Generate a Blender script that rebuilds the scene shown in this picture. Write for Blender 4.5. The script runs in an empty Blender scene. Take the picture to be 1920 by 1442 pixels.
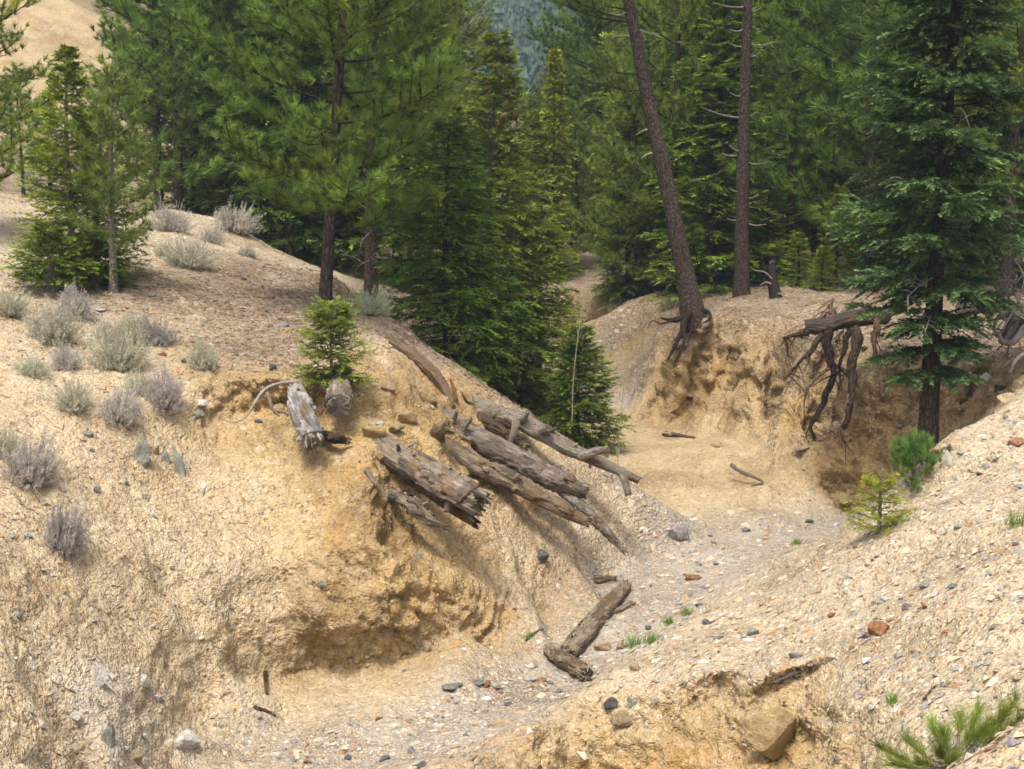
import bpy, math, random
import numpy as np
from mathutils import Vector, Matrix
from mathutils.geometry import delaunay_2d_cdt

R = math.radians
scene = bpy.context.scene
COL = scene.collection

# ------------------------------------------------------------------ camera, sky, sun, exposure
FPX, W0, H0, TH = 2637.0, 1920.0, 1442.0, R(7.0)
cam_d = bpy.data.cameras.new("camera")
cam_d.sensor_width = 36.0
cam_d.lens = 36.0 * FPX / W0
cam_d.clip_start = 0.1
cam_d.clip_end = 4000.0
cam = bpy.data.objects.new("camera", cam_d)
cam.location = (0, 0, 0)
cam.rotation_euler = (R(90) - TH, 0, 0)
COL.objects.link(cam)
scene.camera = cam

SUN_EL, SUN_AZ = R(66), R(200)          # azimuth clockwise from +Y (the view direction): high, behind the left shoulder
world = bpy.data.worlds.new("World")
scene.world = world
world.use_nodes = True
wn = world.node_tree
wn.nodes.clear()
w_out = wn.nodes.new("ShaderNodeOutputWorld")
w_bg = wn.nodes.new("ShaderNodeBackground")
w_sky = wn.nodes.new("ShaderNodeTexSky")
w_sky.sky_type = 'NISHITA'
w_sky.sun_disc = False
w_sky.sun_elevation = SUN_EL
w_sky.sun_rotation = SUN_AZ
w_sky.air_density = 1.0
w_sky.dust_density = 7.0
w_sky.ozone_density = 1.0
w_bg.inputs["Strength"].default_value = 0.125
w_hs = wn.nodes.new("ShaderNodeHueSaturation")     # thin cloud: the blue is washed out
w_hs.inputs["Saturation"].default_value = 0.5
wn.links.new(w_sky.outputs[0], w_hs.inputs["Color"])
wn.links.new(w_hs.outputs[0], w_bg.inputs[0])
wn.links.new(w_bg.outputs[0], w_out.inputs[0])

sun_d = bpy.data.lights.new("sun", 'SUN')
sun_d.energy = 2.0
sun_d.angle = R(12)
sun_d.color = (1.0, 0.93, 0.82)
sun = bpy.data.objects.new("sun", sun_d)
sdir = Vector((math.sin(SUN_AZ) * math.cos(SUN_EL), math.cos(SUN_AZ) * math.cos(SUN_EL), math.sin(SUN_EL)))
sun.rotation_euler = sdir.to_track_quat('Z', 'Y').to_euler()
COL.objects.link(sun)

vs = scene.view_settings
vs.view_transform = 'Standard'
vs.look = 'None'
vs.exposure = 0.93
vs.gamma = 1.0
vs.use_curve_mapping = False
scene.render.engine = 'CYCLES'
cy = scene.cycles
cy.max_bounces = 6
cy.diffuse_bounces = 3
cy.glossy_bounces = 2
cy.transmission_bounces = 3
cy.transparent_max_bounces = 4
cy.volume_bounces = 0
cy.use_denoising = True
cy.use_adaptive_sampling = False
scene.cycles.pixel_filter_type = 'BLACKMAN_HARRIS'
scene.cycles.filter_width = 1.7
cy.denoiser = "OPENIMAGEDENOISE"
cy.denoising_input_passes = "RGB_ALBEDO_NORMAL"
cy.denoising_prefilter = "NONE"
cy.caustics_reflective = False
cy.caustics_refractive = False

rng = np.random.default_rng(7)
random.seed(7)

# ------------------------------------------------------------------ helpers
def P(px, py, D):
    """World point on the line of sight of a photo pixel at the distance Y = D (survey of the terrain)."""
    dx, dy = (px - W0 / 2) / FPX, (H0 / 2 - py) / FPX
    d = Vector((dx, math.cos(TH) + dy * math.sin(TH), -math.sin(TH) + dy * math.cos(TH)))
    return d * (D / d.y)

def atx(px, D):
    return (px - W0 / 2) / FPX * D / 1.0075

def _hash(ix, iy, iz, seed):
    h = (ix.astype(np.uint32) * np.uint32(374761393) + iy.astype(np.uint32) * np.uint32(668265263)
         + iz.astype(np.uint32) * np.uint32(2147483647) + np.uint32(seed * 2654435 + 12345))
    h = (h ^ (h >> np.uint32(13))) * np.uint32(1274126177)
    h = (h ^ (h >> np.uint32(16))) * np.uint32(2246822519)
    return h ^ (h >> np.uint32(15))

def vnoise(p, seed=0):
    """Gradient noise of points (N,3), about -1..1."""
    p = np.asarray(p, np.float32)
    i = np.floor(p).astype(np.int64)
    f = p - i
    u = f * f * f * (f * (f * 6 - 15) + 10)
    out = np.zeros(len(p), np.float32)
    for cx in (0, 1):
        wx = u[:, 0] if cx else 1 - u[:, 0]
        for cyy in (0, 1):
            wy = u[:, 1] if cyy else 1 - u[:, 1]
            for cz in (0, 1):
                wz = u[:, 2] if cz else 1 - u[:, 2]
                h = _hash(i[:, 0] + cx, i[:, 1] + cyy, i[:, 2] + cz, seed)
                gx = (h & 1023).astype(np.float32) / 511.5 - 1
                gy = ((h >> 10) & 1023).astype(np.float32) / 511.5 - 1
                gz = ((h >> 20) & 1023).astype(np.float32) / 511.5 - 1
                out += wx * wy * wz * (gx * (f[:, 0] - cx) + gy * (f[:, 1] - cyy) + gz * (f[:, 2] - cz))
    return out * 1.4

def nrm(a):
    return a / np.maximum(np.linalg.norm(a, axis=-1, keepdims=True), 1e-9)

class MB:
    """Collects vertices and faces (triangles or quads) and links them as one mesh object."""
    def __init__(s):
        s.v, s.f, s.m, s.n, s.c = [], [], [], 0, []
    def add(s, v, f, mat=0, col=None):
        v = np.asarray(v, np.float32).reshape(-1, 3)
        f = np.asarray(f, np.int64)
        s.v.append(v)
        s.f.append(f + s.n)
        s.m.append(np.full(len(f), mat, np.int32))
        if col is None:
            col = np.ones((len(v), 3), np.float32)
        else:
            col = np.broadcast_to(np.asarray(col, np.float32), (len(v), 3))
        s.c.append(col)
        s.n += len(v)
    def mesh(s, name, mats, smooth=False, colors=True):
        me = bpy.data.meshes.new(name)
        if not s.v:
            return me
        v = np.concatenate(s.v)
        me.vertices.add(len(v))
        me.vertices.foreach_set("co", v.ravel())
        loops, starts, totals, pos = [], [], [], 0
        for f in s.f:
            k = f.shape[1]
            loops.append(f.ravel())
            starts.append(pos + np.arange(len(f)) * k)
            totals.append(np.full(len(f), k))
            pos += f.size
        loops = np.concatenate(loops).astype(np.int32)
        starts = np.concatenate(starts).astype(np.int32)
        me.loops.add(len(loops))
        me.loops.foreach_set("vertex_index", loops)
        me.polygons.add(len(starts))
        me.polygons.foreach_set("loop_start", starts)
        me.polygons.foreach_set("material_index", np.concatenate(s.m))
        me.polygons.foreach_set("use_smooth", np.full(len(starts), smooth))
        for m in mats:
            me.materials.append(m)
        if colors:
            c = np.concatenate(s.c)
            a = me.attributes.new("tint", 'FLOAT_COLOR', 'POINT')
            a.data.foreach_set("color", np.concatenate([c, np.ones((len(c), 1), np.float32)], 1).astype(np.float32).ravel())
        me.update(calc_edges=True)
        me.validate()
        return me
    def build(s, name, mats, parent=None, smooth=False):
        if not isinstance(mats, (list, tuple)):
            mats = [mats]
        return link(name, s.mesh(name, mats, smooth), parent)

def link(name, me, parent=None):
    o = bpy.data.objects.new(name, me)
    COL.objects.link(o)
    if parent:
        o.parent = parent
    return o

def tag(o, label, cat, group=None):
    o["label"] = label
    o["category"] = cat
    if group:
        o["group"] = group
    return o

def thing(name, loc, label, cat, group=None, rz=0.0, sc=1.0):
    o = bpy.data.objects.new(name, None)
    o.empty_display_size = 0.2
    COL.objects.link(o)
    o.location = loc
    o.rotation_euler = (0, 0, rz)
    o.scale = (sc, sc, sc)
    return tag(o, label, cat, group)

def spline(pts, n):
    """Catmull-Rom through (k,d) points, n samples."""
    pts = np.asarray(pts, np.float64)
    if len(pts) == 2:
        return pts[0] + (pts[1] - pts[0]) * np.linspace(0, 1, n)[:, None]
    q = np.vstack([2 * pts[0] - pts[1], pts, 2 * pts[-1] - pts[-2]])
    t = np.linspace(0, len(pts) - 1 - 1e-6, n)
    i = t.astype(int)
    u = (t - i)[:, None]
    a, b, c, d = q[i], q[i + 1], q[i + 2], q[i + 3]
    return 0.5 * (2 * b + (c - a) * u + (2 * a - 5 * b + 4 * c - d) * u ** 2 + (3 * b - a - 3 * c + d) * u ** 3)

def tube(mb, path, rad, sides=8, mat=0, col=None, rough=0.0, freq=3.0, stretch=0.25, seed=0, cap=True, colf=None, jag=0.0, groove=0.0):
    """Tapered tube; rough = radial noise as a share of the radius, stretched along the tube; jag = broken ends."""
    path = np.asarray(path, np.float64)
    n = len(path)
    rad = np.broadcast_to(np.asarray(rad, np.float64), (n,))
    t = nrm(np.gradient(path, axis=0))
    ref = np.array([0.13, 0.21, 0.97]) if abs(t[0][2]) < 0.9 else np.array([0.97, 0.2, 0.1])
    u = ref - t[0] * np.dot(ref, t[0])
    u /= np.linalg.norm(u)
    us = np.zeros((n, 3))
    for i in range(n):
        u = u - t[i] * np.dot(u, t[i])
        u /= np.linalg.norm(u)
        us[i] = u
    ws = np.cross(t, us)
    a = np.linspace(0, 2 * np.pi, sides, endpoint=False)
    ring = np.cos(a)[None, :, None] * us[:, None, :] + np.sin(a)[None, :, None] * ws[:, None, :]
    rr = np.repeat(rad[:, None], sides, 1)
    if rough:
        s = np.concatenate([[0], np.cumsum(np.linalg.norm(np.diff(path, axis=0), axis=1))])
        r0 = max(rad.max(), 1e-4)
        q = np.stack([np.repeat(np.cos(a)[None], n, 0) * freq * 0.6, np.repeat(np.sin(a)[None], n, 0) * freq * 0.6,
                      np.repeat(s[:, None] / r0 * stretch, sides, 1)], -1).reshape(-1, 3)
        nz = vnoise(q, seed) * 0.65 + vnoise(q * 2.6, seed + 1) * 0.35 + vnoise(q * np.array([6, 6, 2.2]), seed + 2) * 0.22
        rr = rr * (1 + rough * nz.reshape(n, sides) * 1.6)
        if groove:
            g = 1 - np.abs(vnoise(q * np.array([5.5, 5.5, 2.2]), seed + 3)) * 2.2
            g2_ = 1 - np.abs(vnoise(q * np.array([11, 11, 3.0]), seed + 4)) * 2.2
            rr = rr * (1 - groove * (np.clip(g - .35, 0, 1) + .5 * np.clip(g2_ - .3, 0, 1))).reshape(n, sides)
    v = path[:, None, :] + ring * rr[..., None]
    if jag:
        rg = np.random.default_rng(seed + 5)
        for e, sgn in ((0, -1), (n - 1, 1)):
            v[e] += t[e] * (sgn * jag * (rg.random(sides)[:, None] * 1.6 - 0.5))
    v = v.reshape(-1, 3)
    i, j = np.meshgrid(np.arange(n - 1), np.arange(sides), indexing='ij')
    j2 = (j + 1) % sides
    f = np.stack([i * sides + j, i * sides + j2, (i + 1) * sides + j2, (i + 1) * sides + j], -1).reshape(-1, 4)
    mb.add(v, f, mat, col if colf is None else colf(v))
    if cap:
        for e in (0, n - 1):
            c = path[e] + t[e] * (jag * 0.25 if e else -jag * 0.25)
            vv = np.vstack([v[e * sides:(e + 1) * sides], c[None]])
            k = np.arange(sides)
            ff = np.stack([k, (k + 1) % sides, np.full(sides, sides)], -1)
            if e == 0:
                ff = ff[:, ::-1]
            mb.add(vv, ff, mat, col)

def blades(mb, base, d, length, width, mat=0, col=None, rg=rng):
    """One slim triangle per blade or needle."""
    base, d = np.asarray(base, np.float64), nrm(np.asarray(d, np.float64))
    n = len(base)
    s = nrm(np.cross(d, rg.normal(size=(n, 3)))) * (np.asarray(width) / 2 * np.ones(n))[:, None]
    v = np.stack([base - s, base + s, base + d * (np.asarray(length) * np.ones(n))[:, None]], 1).reshape(-1, 3)
    f = np.arange(n * 3).reshape(n, 3)
    if col is not None:
        col = np.asarray(col, np.float32)
        if col.ndim == 2:
            col = np.repeat(col, 3, 0)
    mb.add(v, f, mat, col)

# ------------------------------------------------------------------ materials
def newmat(name):
    m = bpy.data.materials.new(name)
    m.use_nodes = True
    t = m.node_tree
    t.nodes.clear()
    out = t.nodes.new("ShaderNodeOutputMaterial")
    return m, t, out

def nd(t, typ, **kw):
    n = t.nodes.new(typ)
    for k, v in kw.items():
        if k.startswith("i_"):
            n.inputs[k[2:].replace("_", " ")].default_value = v
        else:
            setattr(n, k, v)
    return n

def noise(t, vec, scale, detail=4, rough=0.6, out=0):
    n = nd(t, "ShaderNodeTexNoise")
    n.inputs["Scale"].default_value = scale
    n.inputs["Detail"].default_value = detail
    n.inputs["Roughness"].default_value = rough
    t.links.new(vec, n.inputs["Vector"])
    return n.outputs[out]

def ramp(t, fac, stops):
    r = nd(t, "ShaderNodeValToRGB")
    e = r.color_ramp.elements
    while len(e) < len(stops):
        e.new(0.5)
    for k, (p, c) in enumerate(stops):
        e[k].position = p
        e[k].color = (*c, 1) if len(c) == 3 else c
    t.links.new(fac, r.inputs[0])
    return r.outputs[0]

def mix(t, a, b, fac, mode='MIX'):
    n = nd(t, "ShaderNodeMix", data_type='RGBA', blend_type=mode)
    for sock, val in ((n.inputs[0], fac), (n.inputs[6], a), (n.inputs[7], b)):
        if hasattr(val, "links"):
            t.links.new(val, sock)
        elif isinstance(val, (tuple, list)):
            sock.default_value = (*val, 1) if len(val) == 3 else val
        else:
            sock.default_value = val
    return n.outputs[2]

def mth(t, op, a, b=0.0):
    n = nd(t, "ShaderNodeMath", operation=op)
    for k, val in enumerate((a, b)):
        if hasattr(val, "links"):
            t.links.new(val, n.inputs[k])
        else:
            n.inputs[k].default_value = val
    return n.outputs[0]

def attr(t, name, out=0):
    n = nd(t, "ShaderNodeAttribute", attribute_name=name)
    return n.outputs[out]

def surface(t, out, col, rough=0.9, bump=None, strength=0.5, dist=0.02, spec=0.15):
    b = nd(t, "ShaderNodeBsdfPrincipled")
    if hasattr(col, "links"):
        t.links.new(col, b.inputs["Base Color"])
    else:
        b.inputs["Base Color"].default_value = (*col, 1)
    b.inputs["Roughness"].default_value = rough
    b.inputs["Specular IOR Level"].default_value = spec
    if bump is not None:
        bn = nd(t, "ShaderNodeBump")
        bn.inputs["Strength"].default_value = strength
        bn.inputs["Distance"].default_value = dist
        t.links.new(bump, bn.inputs["Height"])
        t.links.new(bn.outputs[0], b.inputs["Normal"])
    t.links.new(b.outputs[0], out.inputs[0])
    return b

def GRAY(v):
    return (v, v, v)

def mat_terrain():
    m, t, out = newmat("eroded_soil")
    pos = nd(t, "ShaderNodeTexCoord").outputs["Object"]
    tint, grav = attr(t, "tint"), attr(t, "gravel", 2)
    clay = attr(t, "clay", 2)
    # broad stains and finer mottling of the soil itself
    c = mix(t, tint, mix(t, tint, (0.55, 0.48, 0.42), 1.0, 'MULTIPLY'), ramp(t, noise(t, pos, 0.9, 6, 0.68), [(0.45, GRAY(0)), (0.66, GRAY(0.9))]))
    c = mix(t, c, (0.36, 0.215, 0.07), mth(t, 'MULTIPLY', ramp(t, noise(t, pos, 1.7, 6, 0.7), [(0.5, GRAY(0)), (0.66, GRAY(0.75))]), clay))
    c = mix(t, c, (0.60, 0.50, 0.36), ramp(t, noise(t, pos, 2.6, 6, 0.7), [(0.55, GRAY(0)), (0.75, GRAY(0.55))]))
    c = mix(t, c, ramp(t, noise(t, pos, 22, 3, 0.75), [(0.28, (0.42, 0.38, 0.36)), (0.5, GRAY(1.0)), (0.75, (1.22, 1.2, 1.16))]), 0.85, 'MULTIPLY')
    # small stones in the soil: cells of differing colour
    for sc_, amt, lo in ((62, 0.75, 0.30), (23, 0.8, 0.56), (10, 0.8, 0.80)):
        v = nd(t, "ShaderNodeTexVoronoi")
        v.inputs["Scale"].default_value = sc_
        w = mix(t, pos, noise(t, pos, sc_ * 0.7, 2, 0.5, 1), 0.012 * 23 / sc_)
        t.links.new(w, v.inputs["Vector"])
        sep = nd(t, "ShaderNodeSeparateColor")
        t.links.new(v.outputs["Color"], sep.inputs[0])
        pc = ramp(t, sep.outputs[0], [(0.0, (0.20, 0.19, 0.19)), (0.18, (0.34, 0.32, 0.29)), (0.36, (0.50, 0.42, 0.30)), (0.62, (0.58, 0.50, 0.38)),
                                      (0.80, (0.48, 0.30, 0.14)), (0.90, (0.40, 0.20, 0.10)), (0.95, (0.66, 0.62, 0.55))])
        keep = mth(t, 'MULTIPLY', ramp(t, sep.outputs[1], [(lo, GRAY(0)), (lo + 0.02, GRAY(1))]), ramp(t, v.outputs["Distance"], [(0.40, GRAY(1)), (0.52, GRAY(0))]))
        c = mix(t, c, pc, mth(t, 'MULTIPLY', mth(t, 'MULTIPLY', keep, amt), grav))
        if sc_ == 23:
            peb = mth(t, 'MULTIPLY', mth(t, 'MULTIPLY', mth(t, 'SUBTRACT', 0.6, v.outputs["Distance"]), keep), grav)
    vc = nd(t, "ShaderNodeTexVoronoi")
    vc.inputs["Scale"].default_value = 13
    t.links.new(mix(t, pos, noise(t, pos, 8, 3, 0.6, 1), 0.06), vc.inputs["Vector"])
    vd = nd(t, "ShaderNodeTexVoronoi")
    vd.inputs["Scale"].default_value = 33
    t.links.new(mix(t, pos, noise(t, pos, 20, 3, 0.6, 1), 0.03), vd.inputs["Vector"])
    crumb = mth(t, 'ADD', mth(t, 'MULTIPLY', vc.outputs["Distance"], -0.5), mth(t, 'MULTIPLY', vd.outputs["Distance"], -0.28))
    patchy = ramp(t, noise(t, pos, 1.6, 4, 0.65), [(0.45, GRAY(0.05)), (0.68, GRAY(0.62))])
    crumb = mth(t, 'MULTIPLY', crumb, patchy)
    hgt = mth(t, 'ADD', mth(t, 'ADD', crumb, noise(t, pos, 9, 4, 0.72)), mth(t, 'MULTIPLY', peb, 0.75))
    hgt = mth(t, 'ADD', hgt, mth(t, 'MULTIPLY', noise(t, pos, 38, 1, 0.75), 0.5))
    surface(t, out, c, 0.95, hgt, 1.0, 0.06, 0.05)
    return m

def mat_leaf(name, base, var=0.35, trans=0.25):
    m, t, out = newmat(name)
    oi = nd(t, "ShaderNodeObjectInfo")
    c = mix(t, base, attr(t, "tint"), 1.0, 'MULTIPLY')
    c = mix(t, c, oi.outputs["Color"], 1.0, 'MULTIPLY')
    pos = nd(t, "ShaderNodeTexCoord").outputs["Object"]
    c = mix(t, c, ramp(t, noise(t, pos, 2.2, 3, 0.6), [(0.3, GRAY(1 - var)), (0.7, (1 + var * 1.15, 1 + var, 1 + var * 0.4))]), 1.0, 'MULTIPLY')
    b = nd(t, "ShaderNodeBsdfPrincipled")
    t.links.new(c, b.inputs["Base Color"])
    b.inputs["Roughness"].default_value = 0.6
    b.inputs["Specular IOR Level"].default_value = 0.25
    tr = nd(t, "ShaderNodeBsdfTranslucent")
    t.links.new(c, tr.inputs["Color"])
    mx = nd(t, "ShaderNodeMixShader")
    mx.inputs[0].default_value = trans
    t.links.new(b.outputs[0], mx.inputs[1])
    t.links.new(tr.outputs[0], mx.inputs[2])
    t.links.new(mx.outputs[0], out.inputs[0])
    return m

def mat_bark(name, dark, mid, light, scale=16.0, zs=0.22, crack=0.5):
    m, t, out = newmat(name)
    tc = nd(t, "ShaderNodeTexCoord").outputs["Object"]
    mp = nd(t, "ShaderNodeMapping")
    mp.inputs["Scale"].default_value = (1, 1, zs)
    t.links.new(tc, mp.inputs[0])
    vec = mix(t, mp.outputs[0], noise(t, mp.outputs[0], 9, 3, 0.6, 1), 0.03)
    v = nd(t, "ShaderNodeTexVoronoi", feature='DISTANCE_TO_EDGE')
    v.inputs["Scale"].default_value = scale
    t.links.new(vec, v.inputs["Vector"])
    n1 = noise(t, vec, scale * 1.6, 6, 0.7)
    c = ramp(t, n1, [(0.3, dark), (0.5, mid), (0.72, light)])
    c = mix(t, c, mix(t, c, GRAY(0.25), 1.0, 'MULTIPLY'), ramp(t, v.outputs["Distance"], [(0.03, GRAY(crack)), (0.14, GRAY(0))]))
    c = mix(t, c, attr(t, "tint"), 1.0, 'MULTIPLY')
    h = mth(t, 'ADD', mth(t, 'MINIMUM', v.outputs["Distance"], 0.2), mth(t, 'MULTIPLY', n1, 0.15))
    surface(t, out, c, 0.9, h, 0.8, 0.08, 0.1)
    return m

def mat_stone(name, a, b, c3):
    m, t, out = newmat(name)
    tc = nd(t, "ShaderNodeTexCoord").outputs["Object"]
    oi = nd(t, "ShaderNodeObjectInfo")
    off = nd(t, "ShaderNodeVectorMath", operation='ADD')
    t.links.new(tc, off.inputs[0])
    t.links.new(oi.outputs["Random"], off.inputs[1])
    n1 = noise(t, off.outputs[0], 2.2, 6, 0.7)
    c = ramp(t, n1, [(0.32, a), (0.52, b), (0.70, c3)])
    c = mix(t, c, ramp(t, oi.outputs["Random"], [(0, GRAY(0.75)), (1, GRAY(1.2))]), 1.0, 'MULTIPLY')
    n2 = noise(t, tc, 14, 5, 0.75)
    c = mix(t, c, ramp(t, n2, [(0.3, GRAY(0.6)), (0.55, GRAY(1.05))]), 0.7, 'MULTIPLY')
    surface(t, out, c, 0.85, mth(t, 'ADD', n1, mth(t, 'MULTIPLY', n2, 0.4)), 0.6, 0.15, 0.2)
    return m

def mat_tint(name, rough=0.9, n_scale=30):
    m, t, out = newmat(name)
    tc = nd(t, "ShaderNodeTexCoord").outputs["Object"]
    n1 = noise(t, tc, n_scale, 4, 0.7)
    c = mix(t, attr(t, "tint"), ramp(t, n1, [(0.3, GRAY(0.65)), (0.7, GRAY(1.2))]), 1.0, 'MULTIPLY')
    surface(t, out, c, rough, n1, 0.4, 0.02, 0.1)
    return m
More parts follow.
